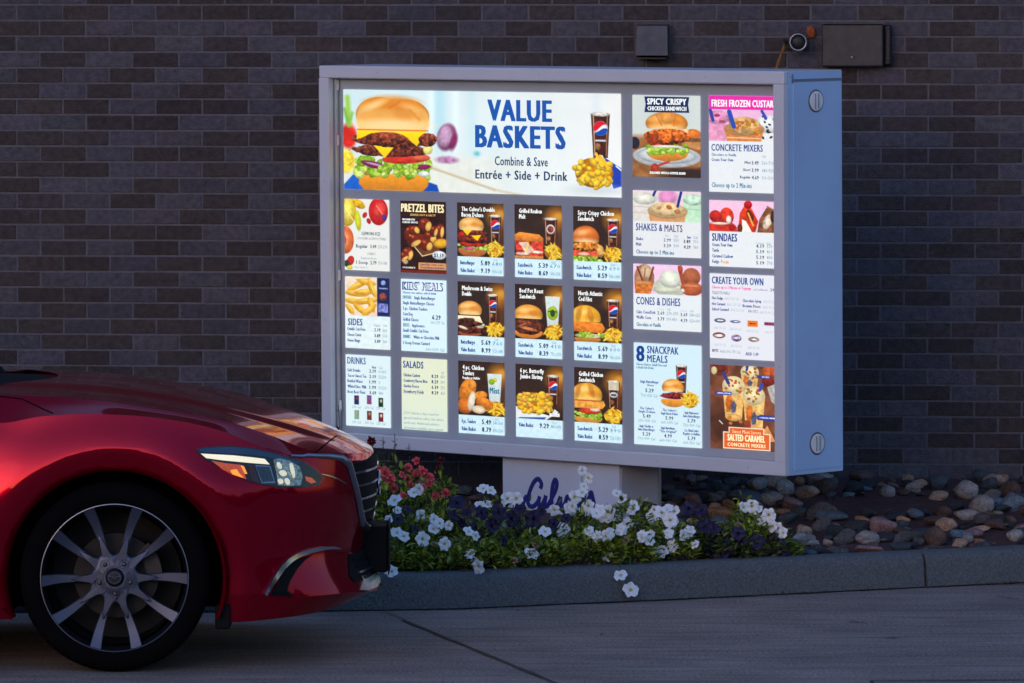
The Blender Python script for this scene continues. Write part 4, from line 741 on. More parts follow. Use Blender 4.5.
a.poly([(28, 31), (30, 12), (36, 2), (42, 8), (48, 20), (45, 31)], (210, 56, 22), n=.3, ns=3, sh=.15); a.ell(38, 3.6, 4, 4, (196, 20, 24), sh=.3); a.poly([(32, 18), (36, 20), (42, 31), (32, 31)], (240, 232, 220)); a.ell(40, 14, 3, 6, (110, 40, 20), -.4); a.line(38, 12, 43, 24, .8, (246, 170, 80)); a.ell(30, 27, 2.5, 4, (120, 40, 24))
a.poly([(47, 31), (49, 18), (56, 6), (68, 8), (68, 31)], (120, 72, 44), n=.5, ns=4); a.ell(57, 20, 4, 8, (226, 200, 180), .4, n=.3); a.ell(64, 14, 4, 7, (70, 34, 20), .2, n=.3); a.line(57, 5, 64, 9, .8, (150, 96, 60)); a.ell(66, 22, 2.6, 6, (240, 170, 130), n=.3); a.rect(0, 30.8, 68, 66, (226, 226, 228), n=.01)
sheet('sundaes sheet with strawberry and fudge sundaes', 'poster', (*X7, -.5325, -.8035), 68, 66, a,
      [("SUNDAES", 2.8, 33, 27.5, 40.6, 'navy', .035), ("1 Scoop", 46, 40.2, 54, 42.6, 'grey', .01), ("Cal", 56, 40.2, 60, 42.6, 'teal', 0)] + [(n, 2.8, y - 3.4, 2.8 + wd, y, c, .02) for n, y, wd, c in (("Create Your Own", 46, 20, 'navy'), ("Turtle", 51.6, 7, 'navy'), ("Caramel Cashew", 57.2, 20.5, 'navy'), ("Fudge", 62.8, 7, 'navy'), ("Pecan", 62.8, 0, 'red')) if wd] + [("Pecan", 11.5, 59.4, 19, 62.8, 'orange', .02)] + [(p, 46, y - 3.4, 54, y, 'ink', .03) for p, y in (("4.19", 46), ("5.19", 51.4), ("5.19", 57), ("5.19", 62.6))] + [(p, 56.5, y - 3.4, 62, y, 'teal', 0) for p, y in (("570", 46), ("810", 51.4), ("800", 57), ("790", 62.6))])
a = Art(68, 85, (224, 222, 228)); a.seed = 161
for (x, y, rx, ry, c) in ((10, 47, 5.5, 2.2, (70, 80, 120)), (25, 47.5, 5, 1.4, (70, 80, 130)), (26, 64, 5, 3.5, (150, 120, 170)), (43, 64.5, 5.2, 2.4, (150, 110, 80)), (9, 62, 6, 3, (150, 50, 50))): a.ell(x, y, rx, ry, c, n=.7, ns=1.6); a.ell(x + .5, y, rx * .7, ry * .4, (225, 222, 230), n=.5, ns=1.2)
a.rect(37, 45.8, 47, 51.8, (236, 116, 30)); a.rect(39, 48, 45, 49.4, (150, 60, 24), n=.4, ns=1); a.rect(53.5, 46.6, 68, 49.8, (130, 50, 90), n=.5, ns=1.2); a.ell(9, 62.5, 4.6, 1.6, (235, 220, 215), n=.5, ns=1)
sheet('create your own topping sheet with small coloured candy badges', 'poster', (*X7, -.8335, -1.1805), 68, 85, a,
      [("CREATE YOUR OWN", 2.4, 3, 53, 10, 'navy', .03), ("Choose up to 2 Mix-ins or Toppings", 2.4, 12, 41, 15, 'pink', .01), ("each additional", 43, 13.3, 57, 15.4, 'navy', 0), (".59", 59, 12.6, 63.5, 15.6, 'navy', .02), ("TRADITIONALS", 2.4, 17.6, 20, 20.8, 'ink', .0)] +
      [(n, 2.4, y, 2.4 + wd, y + 3, 'navy', .02) for n, y, wd in (("Hot Fudge", 23, 11), ("Hot Caramel", 28.8, 13), ("Salted Caramel", 34.2, 16.5))] + [("Add 120 Cal", x, y, x + 13.5, y + 3, 'grey', 0) for x, y in ((15, 23), (17, 28.8), (20.5, 34.2))] + [("Chocolate Syrup", 32.5, 24.4, 51, 27.4, 'navy', .02), ("Brownie Pieces", 32.5, 29.6, 50, 32.6, 'navy', .02), ("FRUITS", 38, 35, 47.5, 38, 'ink', 0), ("Add 90 Cal", 53, 24.6, 64, 27.6, 'grey', 0), ("Add 110 Cal", 52, 30, 64, 33, 'grey', 0), ("Add 30-90 Cal", 49, 35.4, 64, 38.4, 'grey', 0)] +
      [("Add 130 Cal", x - 5.5, y, x + 5.5, y + 2.8, 'grey', 0) for x, y in ((10, 53), (25, 53.6), (42, 54.6), (60, 55), (10, 70), (26, 70.4), (43, 71.4))] + [("NUTS", 2.4, 76, 8.5, 79, 'ink', .02), ("Add 100-170 Cal", 10, 76.4, 30, 79.4, 'teal', 0), ("ADD 1.09", 35, 77.6, 48, 80.8, 'navy', .02)])
a = Art(68, 84, (130, 74, 48)); a.seed = 171; a.put(np.ones_like(a.X), (116, 66, 44), a.nz(9) * .4); a.put(a.em(15, 60, 20, 18, 0, 14) * .7, (64, 34, 26))
a.ell(9, 4, 9, 7, (150, 60, 34), n=.3); a.ell(9, 3, 7, 5, (110, 40, 26), n=.3); a.ell(4, 6, 3, 4, (222, 206, 150), n=.1); a.ell(60, 4, 9, 6, (200, 90, 44), n=.4, ns=3); a.ell(57, 14, 6, 5, (130, 40, 26), n=.3); a.poly([(56, 20), (68, 14), (68, 40), (60, 34)], (176, 168, 160), n=.25)
def cupc(a, x, y, rx, h, seed):
    a.poly([(x - rx, y), (x + rx, y), (x + rx * .74, y + h), (x - rx * .74, y + h)], (232, 180, 104), n=.3, ns=4); a.ell(x, y + h, rx * .74, rx * .35, (226, 170, 96), n=.2); a.ell(x, y, rx, rx * .85, (246, 222, 170), n=.1); a.ell(x - rx * .4, y + h * .55, rx * .3, h * .25, (216, 110, 40), n=.3, soft=1.5)
    g = random.Random(seed)
    for i in range(15): a.ell(x + g.uniform(-.75, .75) * rx, y + g.uniform(-.6, .6) * rx, g.uniform(.8, 1.7), g.uniform(.7, 1.3), (g.uniform(130, 220), g.uniform(70, 130), 40), g.uniform(-1, 1))
    a.poly([(x - 2.6, y + h * .62), (x, y + h * .46), (x + 3, y + h * .6), (x + 1.6, y + h * .84), (x - 2, y + h * .86)], (84, 84, 110), n=.4, ns=1.5)
cupc(a, 39, 6, 9, 16, 2); cupc(a, 23, 20, 11, 32, 3); cupc(a, 43, 29, 11, 34, 5)
a.line(13, 8, 18, 18, 1.6, (54, 56, 130)); a.line(51, 17, 49, 23, 1.5, (60, 70, 170)); a.line(37, -1, 36, 4, 1.2, (50, 60, 150)); a.rect(5, 26.5, 21, 30, (50, 60, 150), n=.1); a.rect(7, 27.6, 20, 29, (190, 190, 220), n=.6, ns=1.2); a.rect(46, 8.4, 59, 11.4, (50, 60, 150)); a.rect(51, 9.2, 58, 10.6, (200, 200, 225), n=.6, ns=1.2); a.poly([(46, 49), (50, 47.5), (66, 49), (66, 54), (46, 53)], (48, 60, 150)); a.rect(48, 50, 64, 51.2, (200, 200, 225), n=.6, ns=1.2)
for (x, y) in ((19, 52), (20, 58), (17, 45), (30, 56), (34, 60)): a.ell(x, y, 2, 1.7, (214, 116, 44), n=.2)
a.line(9, 56, 12, 59, .5, (220, 215, 210)); a.ell(36, 59, 4, 5, (150, 60, 40), n=.3); a.poly([(52, 64), (56, 58), (64, 74), (56, 74)], (214, 140, 80), n=.2)
B = [(13.5, 67.5), (19, 67.5), (19, 62.5), (52, 62.5), (52, 67.5), (58, 67.5), (58, 82.5), (13.5, 82.5)]; a.poly([(x + (-1 if x < 36 else 1), y + (-1 if y < 72 else 1)) for x, y in B], (244, 226, 206)); a.poly(B, (222, 96, 40))
sheet('salted caramel concrete mixers sheet with an orange plaque', 'poster', (*X7, -1.2075, -1.5525), 68, 84, a,
      [("Sweet Meet Savory", 21.5, 64, 50, 67.6, 'cream', 0), ("SALTED CARAMEL", 17, 68.8, 54, 75.2, 'cream', .05), ("CONCRETE MIXERS", 16.8, 77.2, 54.6, 80.8, 'cream', .03)])
# ---- the blue script on the pedestal
def script(parent, ox, oz, k, kz, ink):
    """handwritten strokes; x right, y up, letter body height 1"""
    S = [[(-.55, .35), (-.62, .05), (-.50, .35), (-.35, .62), (-.2, .75)],
         [(1.18, 1.55), (1.32, 1.98), (1.02, 2.42), (.6, 2.2), (.2, 1.5), (-.08, .7), (-.12, .2), (.1, -.16), (.5, -.12), (.86, .22), (1.02, .5)],
         [(1.10, .85), (1.02, .3), (1.08, -.05), (1.35, .05), (1.66, .62), (1.76, .95), (1.66, .3), (1.74, -.06), (2.02, .12), (2.3, .6)],
         [(2.3, .6), (2.78, 1.5), (2.92, 2.2), (2.72, 2.46), (2.5, 2.0), (2.36, 1.0), (2.40, .12), (2.62, -.1), (2.95, .2), (3.15, .62), (3.28, .95)],
         [(3.28, .95), (3.3, .2), (3.44, -.05), (3.74, .35), (3.95, .95), (4.15, .9), (4.25, .8)],
         [(4.25, .5), (4.62, .62), (4.8, .95), (4.62, 1.12), (4.42, .8), (4.42, .2), (4.72, -.05), (5.1, .3), (5.3, .75)],
         [(5.3, .75), (5.38, 1.15), (5.58, .98), (5.76, 1.0), (5.66, .5), (5.74, .1)],
         [(6.02, 1.72), (6.0, 1.45)],
         [(5.95, .35), (6.3, 1.2), (6.45, 1.55), (6.62, 1.0), (6.72, .4), (6.42, -.02), (6.1, .18)]]
    m = SB()
    for st in S:
        P = []
        for i in range(len(st) - 1):
            p0 = Vector((*st[max(0, i - 1)], 0)); p1 = Vector((*st[i], 0)); p2 = Vector((*st[i + 1], 0)); p3 = Vector((*st[min(len(st) - 1, i + 2)], 0))
            for j in range(6):
                t = j / 6; P.append(.5 * ((2 * p1) + (p2 - p0) * t + (2 * p0 - 5 * p1 + 4 * p2 - p3) * t * t + (3 * p1 - p0 - 3 * p2 + p3) * t ** 3))
        P.append(Vector((*st[-1], 0)))
        Q = [(ox + p.x * k, .05 - .0006, oz + p.y * kz) for p in P]
        m.tube(Q, [.23 * kz] * len(Q), 8, flat=.12)
    return m.build('script_lettering', ink, parent)
m_script = pm('script_blue', (.015, .018, .20), .45, var=.05)
script(pd, -1.471, -1.842, .0554, .0455, m_script)
# ------------------------------------------------------------------ the red car (x forward, y to its left = away from the camera here, z up)
CARY = 22.81 + .92; NEAR = -1
car = empty('parked_car', (-2.6, CARY, 0)); CO_ = Vector((-2.6, CARY, 0))
tag(car, 'glossy red saloon car with grey alloy wheels, its nose in front of the menu board', 'car')
class CB(MB):
    """mesh in car coordinates measured from the world origin along x and from the car's centre plane"""
    def build(s, name, mats, parent=None, smooth=False, vcol=False):
        s.V = [Vector((v[0] - CO_.x, v[1], v[2])) for v in s.V]; return MB.build(s, name, mats, parent or car, smooth, vcol)
m_red = bpy.data.materials.new('candy_red_paint'); m_red.use_nodes = True
n_ = m_red.node_tree.nodes; l_ = m_red.node_tree.links; b = n_['Principled BSDF']
b.inputs['Metallic'].default_value = .62; b.inputs['Roughness'].default_value = .13; b.inputs['Specular Tint'].default_value = (1, .04, .14, 1); b.inputs['Specular IOR Level'].default_value = .2; b.inputs['Coat Weight'].default_value = .5; b.inputs['Coat Roughness'].default_value = .02; b.inputs['Coat IOR'].default_value = 1.42
fn = n_.new('ShaderNodeTexNoise'); fn.inputs['Scale'].default_value = 900; tc = n_.new('ShaderNodeTexCoord'); l_.new(tc.outputs['Object'], fn.inputs['Vector'])
cr = n_.new('ShaderNodeMapRange'); cr.inputs[1].default_value = .35; cr.inputs[2].default_value = .65; cr.inputs[3].default_value = .8; cr.inputs[4].default_value = 1.2; l_.new(fn.outputs[0], cr.inputs[0])
vs = n_.new('ShaderNodeVectorMath'); vs.operation = 'SCALE'; vs.inputs[0].default_value = (.36, .0008, .020); l_.new(cr.outputs[0], vs.inputs['Scale']); l_.new(vs.outputs[0], b.inputs['Base Color'])
m_dark = pm('car_black_trim', (.007, .007, .008), .75, spec=.15); m_under = pm('underbody', (.003, .003, .003), .95, spec=.05)
m_chrome = pm('chrome', (.62, .64, .68), .12, 1.0, var=.02); m_satin = pm('satin_chrome', (.30, .33, .40), .28, 1.0, var=.04)
m_glass = pm('tinted_glass', (.01, .014, .018), .04, coat=1)
AX_F, AX_R, AZ, ARCH = -1.40, -4.23, .330, .392
NOSE_TOP = (-.511, .722)
# longitudinal rows: (name, z(x), half width(x), nose x)
def tab(*k): return list(k)
ROWS = [
    dict(z=tab((-5.3, .40), (-4.9, .24), (-4, .185), (-2, .185), (-1.7, .185), (-1.0, .172), (-.75, .178), (-.57, .195)), w=tab((-5.3, .70), (-4.7, .84), (-3, .87), (-1, .895)), N=-.560),
    dict(z=tab((-5.3, .46), (-4.9, .31), (-4, .235), (-1.7, .235), (-1.05, .262), (-.88, .272), (-.737, .252), (-.593, .246), (-.478, .224)), w=tab((-5.3, .76), (-4.7, .89), (-3, .905), (-1, .912)), N=-.478),
    dict(z=tab((-5.3, .50), (-4.9, .36), (-4, .27), (-1.7, .27), (-1.05, .285), (-.80, .280), (-.55, .264), (-.49, .246)), w=tab((-5.3, .77), (-4.7, .895), (-3, .905), (-1, .915)), N=-.488),
    dict(z=tab((-5.3, .60), (-4, .44), (-1.7, .40), (-1.0, .41), (-.7, .40), (-.55, .36)), w=tab((-5.3, .79), (-4.7, .90), (-3, .915), (-1, .922)), N=-.535),
    dict(z=tab((-5.3, .68), (-4, .57), (-1.7, .54), (-1.0, .53), (-.7, .50), (-.53, .455)), w=tab((-5.3, .80), (-4.7, .905), (-3, .918), (-1.2, .925)), N=-.520),
    dict(z=tab((-5.3, .78), (-4, .70), (-1.7, .68), (-1.0, .65), (-.7, .60), (-.51, .56)), w=tab((-5.3, .80), (-4.7, .90), (-3, .918), (-1.2, .922)), N=-.505),
    dict(z=tab((-5.3, .86), (-4, .80), (-1.8, .79), (-1.3, .78), (-1.0, .735), (-.75, .68), (-.505, .64)), w=tab((-5.3, .79), (-4.7, .885), (-3, .905), (-1.5, .912), (-1, .905)), N=-.503),
    dict(z=tab((-5.3, .95), (-4.4, .90), (-3, .875), (-1.8, .880), (-1.65, .904), (-1.495, .912), (-1.344, .907), (-1.193, .890), (-1.025, .850), (-.91, .800), (-.82, .765), (-.70, .738), (-.505, .700)), w=tab((-5.3, .76), (-4.7, .87), (-3, .888), (-1.5, .893), (-1, .885)), N=-.503),
    dict(z=tab((-5.3, .985), (-4.4, .955), (-3, .93), (-1.8, .938), (-1.5, .937), (-1.28, .912), (-1.03, .870), (-.86, .812), (-.717, .752), (-.505, .712)), w=tab((-5.3, .72), (-4.7, .82), (-3, .84), (-1.5, .815), (-1, .825)), N=-.506),
    dict(z=tab((-5.3, 1.01), (-4.4, .995), (-3, .975), (-1.809, .971), (-1.5, .955), (-1.28, .925), (-1.03, .882), (-.86, .824), (-.717, .762), (-.6, .738), (-.505, .722)), w=tab((-5.3, .70), (-4.7, .79), (-3, .80), (-1.5, .775), (-1, .80)), N=NOSE_TOP[0]),
]
X0 = -1.30; PW, QW = 2.5, 2.15
NS_A = 150; NS_B = 90; NJ = 7
xsA = [-5.30 + (X0 + 5.30) * (1 - (1 - i / NS_A) ** 1.0) for i in range(NS_A)]
def row_pt(r, i):
    if i < NS_A:
        x = xsA[i]; ww = interp(r['w'], x)
        if x < -4.9: ww *= (1 - ((-4.9 - x) / .44) ** 2 * .55)
        return Vector((x, ww, interp(r['z'], x)))
    th = (i - NS_A) / NS_B * PI / 2
    t = math.sin(th) ** (2 / PW); c = max(0, math.cos(th)) ** (2 / QW)
    x = X0 + (r['N'] - X0) * t
    return Vector((x, interp(r['w'], x) * c, interp(r['z'], x)))
NI = NS_A + NS_B + 1
rows = []
RP = [[row_pt(r, i) for i in range(NI)] for r in ROWS]
CREASE = {1, 7}        # lip edge and fender crest are kept crisp
params = []
for j in range(len(ROWS) - 1):
    n = NJ if j not in (0, 1, 8) else 4
    for k in range(n): params.append((j, k / n))
params.append((len(ROWS) - 2, 1.0))
def cr_pt(i, j, t):
    p1, p2 = RP[j][i], RP[j + 1][i]
    m1 = (p2 - p1) if (j in CREASE or j == 0) else (p2 - RP[j - 1][i]) * .5
    m2 = (p2 - p1) if ((j + 1) in CREASE or j + 2 >= len(ROWS)) else (RP[j + 2][i] - p1) * .5
    return p1 * (2 * t ** 3 - 3 * t ** 2 + 1) + m1 * (t ** 3 - 2 * t ** 2 + t) + p2 * (-2 * t ** 3 + 3 * t ** 2) + m2 * (t ** 3 - t ** 2)
NRW = len(params)
G = [[cr_pt(i, j, t) for (j, t) in params] for i in range(NI)]
def arch_mod(p):
    """wheel arch flare around both axles, concave door side"""
    for ax in (AX_F, AX_R):
        r = math.hypot(p.x - ax, p.z - AZ)
        if r < .62 and p.z > .15:
            if r > .452: d = .015 * (1 - smoothstep(.452, .62, r))
            else: d = .015 - .026 * ((.452 - r) / .06)
            p.y += d
    # soft waist along the doors
    if p.x < -1.95 and p.x > -3.8: p.y -= .016 * math.exp(-((p.z - .60) / .11) ** 2) * smoothstep(-1.95, -2.3, p.x)
    return p
for i in range(NI):
    for j in range(NRW): arch_mod(G[i][j])
# snap rows of the grid onto the arch circle and drop what lies inside it
drop = [[False] * NRW for _ in range(NI)]
for i in range(NI):
    for j in range(NRW):
        p = G[i][j]
        for ax in (AX_F, AX_R):
            if math.hypot(p.x - ax, p.z - AZ) < ARCH and abs(p.y) > .5: drop[i][j] = ax
orig = [[p.copy() for p in row] for row in G]
for i in range(NI):
    for j in range(NRW):
        if drop[i][j]:
            nb = [(i + a, j + b) for a in (-1, 0, 1) for b in (-1, 0, 1) if 0 <= i + a < NI and 0 <= j + b < NRW]
            if any(not drop[a][b_] for a, b_ in nb):
                ax = drop[i][j]; p = G[i][j]; r = math.hypot(p.x - ax, p.z - AZ)
                if r > .3:
                    k = ARCH / r; G[i][j] = Vector((ax + (p.x - ax) * k, p.y, AZ + (p.z - AZ) * k)); 
body = CB(); lipE = []
def full(ii, jj): return all(drop[a][b_] for a in (ii, ii + 1) for b_ in (jj, jj + 1))
for side in (-1, 1):
    V = [(p.x, side * p.y, p.z) for row in G for p in row]; F = []
    for i in range(NI - 1):
        for j in range(NRW - 1):
            if full(i, j): continue
            q = (i * NRW + j, (i + 1) * NRW + j, (i + 1) * NRW + j + 1, i * NRW + j + 1)
            F.append(q if side == -1 else q[::-1])
    body.add(V, F)
# arch return flanges
for side in (-1, 1):
    for ax in (AX_F, AX_R):
        V = []; n = 60
        for k in range(n + 1):
            q = R(-22) + (PI + R(44)) * k / n; cx, cz = ax + ARCH * math.cos(q), AZ + ARCH * math.sin(q)
            cz = max(cz, .19)
            for (rr, yy) in ((0.001, .918), (-.010, .905), (-.014, .86)):
                V.append((cx + rr * math.cos(q), side * yy, cz + rr * math.sin(q)))
        F = [(3 * k + a, 3 * k + 3 + a, 3 * k + 4 + a, 3 * k + 1 + a) for k in range(n) for a in (0, 1)]
        body.add(V, F)
# rear end cap
V = [(xsA[0], -G[0][j].y, G[0][j].z) for j in range(NRW)] + [(xsA[0], G[0][j].y, G[0][j].z) for j in range(NRW)]
body.add(V, [(j, j + 1, NRW + j + 1, NRW + j) for j in range(NRW - 1)])
bodyo = body.build('body', m_red, smooth=True)
bm = bmesh.new(); bm.from_mesh(bodyo.data); bmesh.ops.remove_doubles(bm, verts=bm.verts, dist=1e-4); bmesh.ops.recalc_face_normals(bm, faces=bm.faces); bm.to_mesh(bodyo.data); bm.free(); autosmooth(bodyo, 38)

# bonnet: cross sections between the two edge rows, arched, with a raised centre between two creases
CZ = tab((-2.1, .997), (-1.95, .997), (-1.664, .992), (-1.504, .984), (-1.32, .963), (-1.20, .945), (-1.066, .915), (-.95, .884), (-.85, .858), (-.77, .836), (-.69, .808), (-.619, .778), (-.571, .755), (-.523, .730), (-.511, .722))
hood = CB(); HI = [i for i in range(NI) if orig[i][NRW - 1].x > -2.28]; NF = 44; V = []; F = []
def hood_pt(i, f):
    """f -1..1 across"""
    e = G[i][NRW - 1]; a = abs(f)
    xr = -1.66 - .56 * a ** 2
    x = max(e.x, xr); ez = e.z if e.x >= xr else interp(ROWS[-1]['z'], xr); ey = e.y if e.x >= xr else interp(ROWS[-1]['w'], xr)
    zc = interp(CZ, x); g = 1 - a ** 2.3
    dome = .012 * (1 - smoothstep(.50, .60, a)) * smoothstep(-.52, -.9, x) if False else .012 * (1 - smoothstep(.48, .62, a)) * smoothstep(.0, .35, -.52 - x)
    dome0 = .012 * smoothstep(.0, .35, -.52 - x)
    return Vector((x, f * ey, ez + (zc - ez - dome0) * g + dome))
gap = .004
HV = []
for i in HI:
    for k in range(NF + 1):
        f = -1 + 2 * k / NF; e = G[i][NRW - 1]
        f *= (1 - gap / max(.05, e.y)) if e.y > .05 else .9
        V.append(hood_pt(i, f))
W1 = NF + 1
for a in range(len(HI) - 1):
    for k in range(NF):
        q = (a * W1 + k, (a + 1) * W1 + k, (a + 1) * W1 + k + 1, a * W1 + k + 1)
        if (V[q[0]] - V[q[1]]).length < 1e-5 and (V[q[2]] - V[q[3]]).length < 1e-5: continue
        F.append(q)
# turned-down edges
nb = len(V)
for a in range(len(HI)):
    for k in (0, NF): V.append(V[a * W1 + k] + Vector((0, (1 if k == 0 else -1) * .003, -.03)))
for a in range(len(HI) - 1):
    F.append((a * W1, nb + 2 * a, nb + 2 * a + 2, (a + 1) * W1)); F.append((a * W1 + NF, (a + 1) * W1 + NF, nb + 2 * a + 3, nb + 2 * a + 1))
hood.add(V, F); hoodo = hood.build('bonnet', m_red, smooth=True); autosmooth(hoodo, 30)

bvh_dg = None
def make_bvh(objs):
    VV = []; FF = []
    for o in objs:
        b0 = len(VV); VV += [Vector((v.co.x + CO_.x, v.co.y + CARY, v.co.z)) for v in o.data.vertices]; FF += [tuple(i + b0 for i in p.vertices) for p in o.data.polygons]
    return BVHTree.FromPolygons(VV, FF)
BV = make_bvh([bodyo, hoodo]); BVH_ = make_bvh([hoodo])
def hit(px, py, tree=None):
    h = (tree or BV).ray_cast(CO, ray(px, py).normalized())
    if h[0] is None: return None
    n = h[1] if h[1].dot(ray(px, py)) < 0 else -h[1]
    return h[0] - Vector((0, CARY, 0)), n
def hit_front(y, z):
    h = BV.ray_cast(Vector((2, CARY + y, z)), Vector((-1, 0, 0)))
    if h[0] is None: return None
    n = h[1] if h[1].x > 0 else -h[1]
    return h[0] - Vector((0, CARY, 0)), n
def patch(name, poly, mat, off, caster, step, parent=None, both=True, thick=.004, smooth=True, label=None):
    """a shaped panel lying on the bodywork: outline in the caster's plane, raised by off"""
    P = [Vector(p) for p in poly]
    # densify the outline
    D = []
    for a, b_ in zip(P, P[1:] + P[:1]):
        n = max(1, int((b_ - a).length / step))
        for k in range(n): D.append(a + (b_ - a) * k / n)
    x0 = min(p.x for p in D); x1 = max(p.x for p in D); y0 = min(p.y for p in D); y1 = max(p.y for p in D)
    def inside(q):
        c = False
        for a, b_ in zip(D, D[1:] + D[:1]):
            if (a.y > q.y) != (b_.y > q.y) and q.x < (b_.x - a.x) * (q.y - a.y) / (b_.y - a.y) + a.x: c = not c
        return c
    I = []; y = y0 + step * .5
    while y < y1:
        x = x0 + step * .5
        while x < x1:
            q = Vector((x, y))
            if inside(q) and min((q - d).length for d in D) > step * .45: I.append(q)
            x += step
        y += step
    vs, es, fs, *_ = delaunay_2d_cdt(D + I, [(i, (i + 1) % len(D)) for i in range(len(D))], [], 1, 1e-7)
    H = [caster(v.x, v.y) for v in vs]
    good = [h for h in H if h]
    for i, h in enumerate(H):
        if h is None:
            j = min((k for k in range(len(vs)) if H[k]), key=lambda k: (vs[k] - vs[i]).length); H[i] = H[j]
    outs = []
    for s in ((1, -1) if both else (1,)):
        V = []; 
        for (p, n) in H: V.append(Vector((p.x + n.x * off, (p.y + n.y * off) * s, p.z + n.z * off)))
        nv = len(V)
        F = [tuple(f) for f in fs]
        cnt = {}
        for f in F:
            for k in range(len(f)):
                e = tuple(sorted((f[k], f[(k + 1) % len(f)]))); cnt[e] = cnt.get(e, 0) + 1
        for (p, n) in H: V.append(Vector((p.x + n.x * (off - thick), (p.y + n.y * (off - thick)) * s, p.z + n.z * (off - thick))))
        for (a, b_), c in cnt.items():
            if c == 1: F.append((a, b_, b_ + nv, a + nv))
        m = CB(); m.add(V, F)
        par = parent[0 if s == 1 else 1] if isinstance(parent, tuple) else parent
        o = m.build(name, mat, par)
        bm = bmesh.new(); bm.from_mesh(o.data); bmesh.ops.recalc_face_normals(bm, faces=bm.faces)
        bm.to_mesh(o.data); bm.free()
        autosmooth(o, 40)
        if par is not None and par is not car: pass
        outs.append(o)
    return tuple(outs)
def ribbon(path, w):
    """outline of a band along a path (list of (x, y[, width]))"""
    A = []; B = []
    for i, p in enumerate(path):
        a = Vector(path[max(0, i - 1)][:2]); c = Vector(path[min(len(path) - 1, i + 1)][:2]); t = (c - a).normalized(); n = Vector((-t.y, t.x)); ww = (p[2] if len(p) > 2 else w) / 2
        A.append(Vector(p[:2]) + n * ww); B.append(Vector(p[:2]) - n * ww)
    return A + B[::-1]

# seam where the bonnet meets the nose panel
patch('nose_seam', ribbon([(309.5, 457.2), (318, 450.5), (330, 440.5), (336.5, 436)], 1.1), m_under, .0012, hit, 2.0, thick=.003)
# ---- headlamps
hp = [(195, 449.8), (206, 447.0), (230.5, 446), (252.4, 448), (276.6, 453.5), (303, 461.7), (316, 470), (322.5, 477.7), (318.3, 485), (303, 487.6), (278.8, 487.2), (259, 484.3), (243.7, 480), (224, 470), (204, 459)]
m_hl = pm('headlamp_housing', (.012, .013, .015), .25, var=.1)
HL = patch('headlamp', hp, m_hl, .0015, hit, 3.0, thick=.012)
m_led = pm('lamp_reflector_silver', (.78, .78, .70), .15, 1.0, var=.1, vscale=60); m_amber = pm('amber_lens', (.62, .10, .01), .2, coat=.6, var=.3, vscale=60, emit=(1, .12, .01), estr=.28 / 2 ** EXPO)
m_cry = pm('lamp_crystal', (.62, .66, .52), .12, .9, var=.5, vscale=70, bump=1.0, bscale=55)
m_run = pm('running_light', (.9, .85, .62), .3, emit=(1.0, .90, .62), estr=.75 / 2 ** EXPO, var=.1); m_turn = pm('turn_lamp_glow', (.9, .30, .02), .3, emit=(1.0, .28, .03), estr=1.2 / 2 ** EXPO, var=.2)
patch('lamp_sky_band', [(197.5, 449.8), (206, 448), (230.5, 447), (252.4, 449), (275, 454.3), (300, 462.5), (296, 464), (278, 459.5), (264, 456.6), (240, 454), (212, 452.6), (203, 452.6)], pm('lamp_sky_blue', (.035, .075, .15), .25, .3), .003, hit, 2.5, HL)  # sky reflection on the upper lens painted as a dark blue band
patch('light_guide', [(200.7, 453.8), (233, 455.5), (252, 457.5), (264, 459), (269, 464.5), (250, 463.0), (222, 460.4), (206, 458.2)], m_run, .0045, hit, 2.5, HL)
patch('side_marker', [(211.5, 461), (226, 463.5), (240, 465), (246, 479.2), (240, 477.5), (233, 475), (222, 469.4)], m_amber, .004, hit, 2.5, HL)
patch('turn_lamp', [(230, 470.5), (236, 469.5), (239, 474), (243, 478), (238, 476.5), (232, 474.5)], m_turn, .0055, hit, 1.5, HL)
patch('turn_lamp', [(240.5, 465.5), (243.3, 466.5), (246.6, 474), (244.5, 474)], m_turn, .0055, hit, 1.5, HL)
patch('projector_frame', [(254.5, 465), (269.8, 466), (274.8, 483.2), (261, 483.4)], m_satin, .0045, hit, 2.2, HL)
patch('projector_lens', [(255.9, 466.6), (268.6, 467.2), (272.9, 481.4), (262, 482.2)], m_glass, .0065, hit, 2.2, HL)
patch('side_baffle', [(247.5, 465.5), (253, 465.2), (259, 482.8), (251, 481)], pm('baffle', (.10, .035, .025), .3, .3), .004, hit, 2.2, HL)
patch('reflector_bowl', [(272.5, 459.5), (279, 458.5), (290, 461), (299, 467), (302, 476), (300, 485.4), (286, 486.2), (277.5, 485), (276, 474)], m_cry, .004, hit, 1.6, HL)
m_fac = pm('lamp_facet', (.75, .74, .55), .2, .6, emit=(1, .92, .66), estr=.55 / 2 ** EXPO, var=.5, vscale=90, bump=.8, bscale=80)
def oval(q):
    cx, cy = sum(p[0] for p in q) / 4, sum(p[1] for p in q) / 4; ax_ = Vector((q[1][0] - q[0][0], q[1][1] - q[0][1])) * .5; bx_ = Vector((q[3][0] - q[0][0], q[3][1] - q[0][1])) * .5
    return [(cx + ax_.x * math.cos(t) + bx_.x * math.sin(t), cy + ax_.y * math.cos(t) + bx_.y * math.sin(t)) for t in [2 * PI * k / 12 for k in range(12)]]
for q in ([(275.5, 462), (280, 463), (281.5, 469), (277, 469)], [(278, 471), (285, 470.5), (286, 475), (280, 477)], [(288.5, 463), (292.5, 465), (295, 476), (291, 478)], [(276.5, 479), (281.5, 478.5), (283, 484), (277.8, 484.3)], [(284, 478), (289, 479), (288, 484.5), (285, 484.8)]):
    patch('reflector_facet', oval(q), m_fac, .0062, hit, 1.0, HL)
patch('inner_marker', [(304.5, 476.5), (311, 478), (315.5, 482.2), (310.5, 483.6), (306, 481)], m_amber, .004, hit, 1.6, HL)
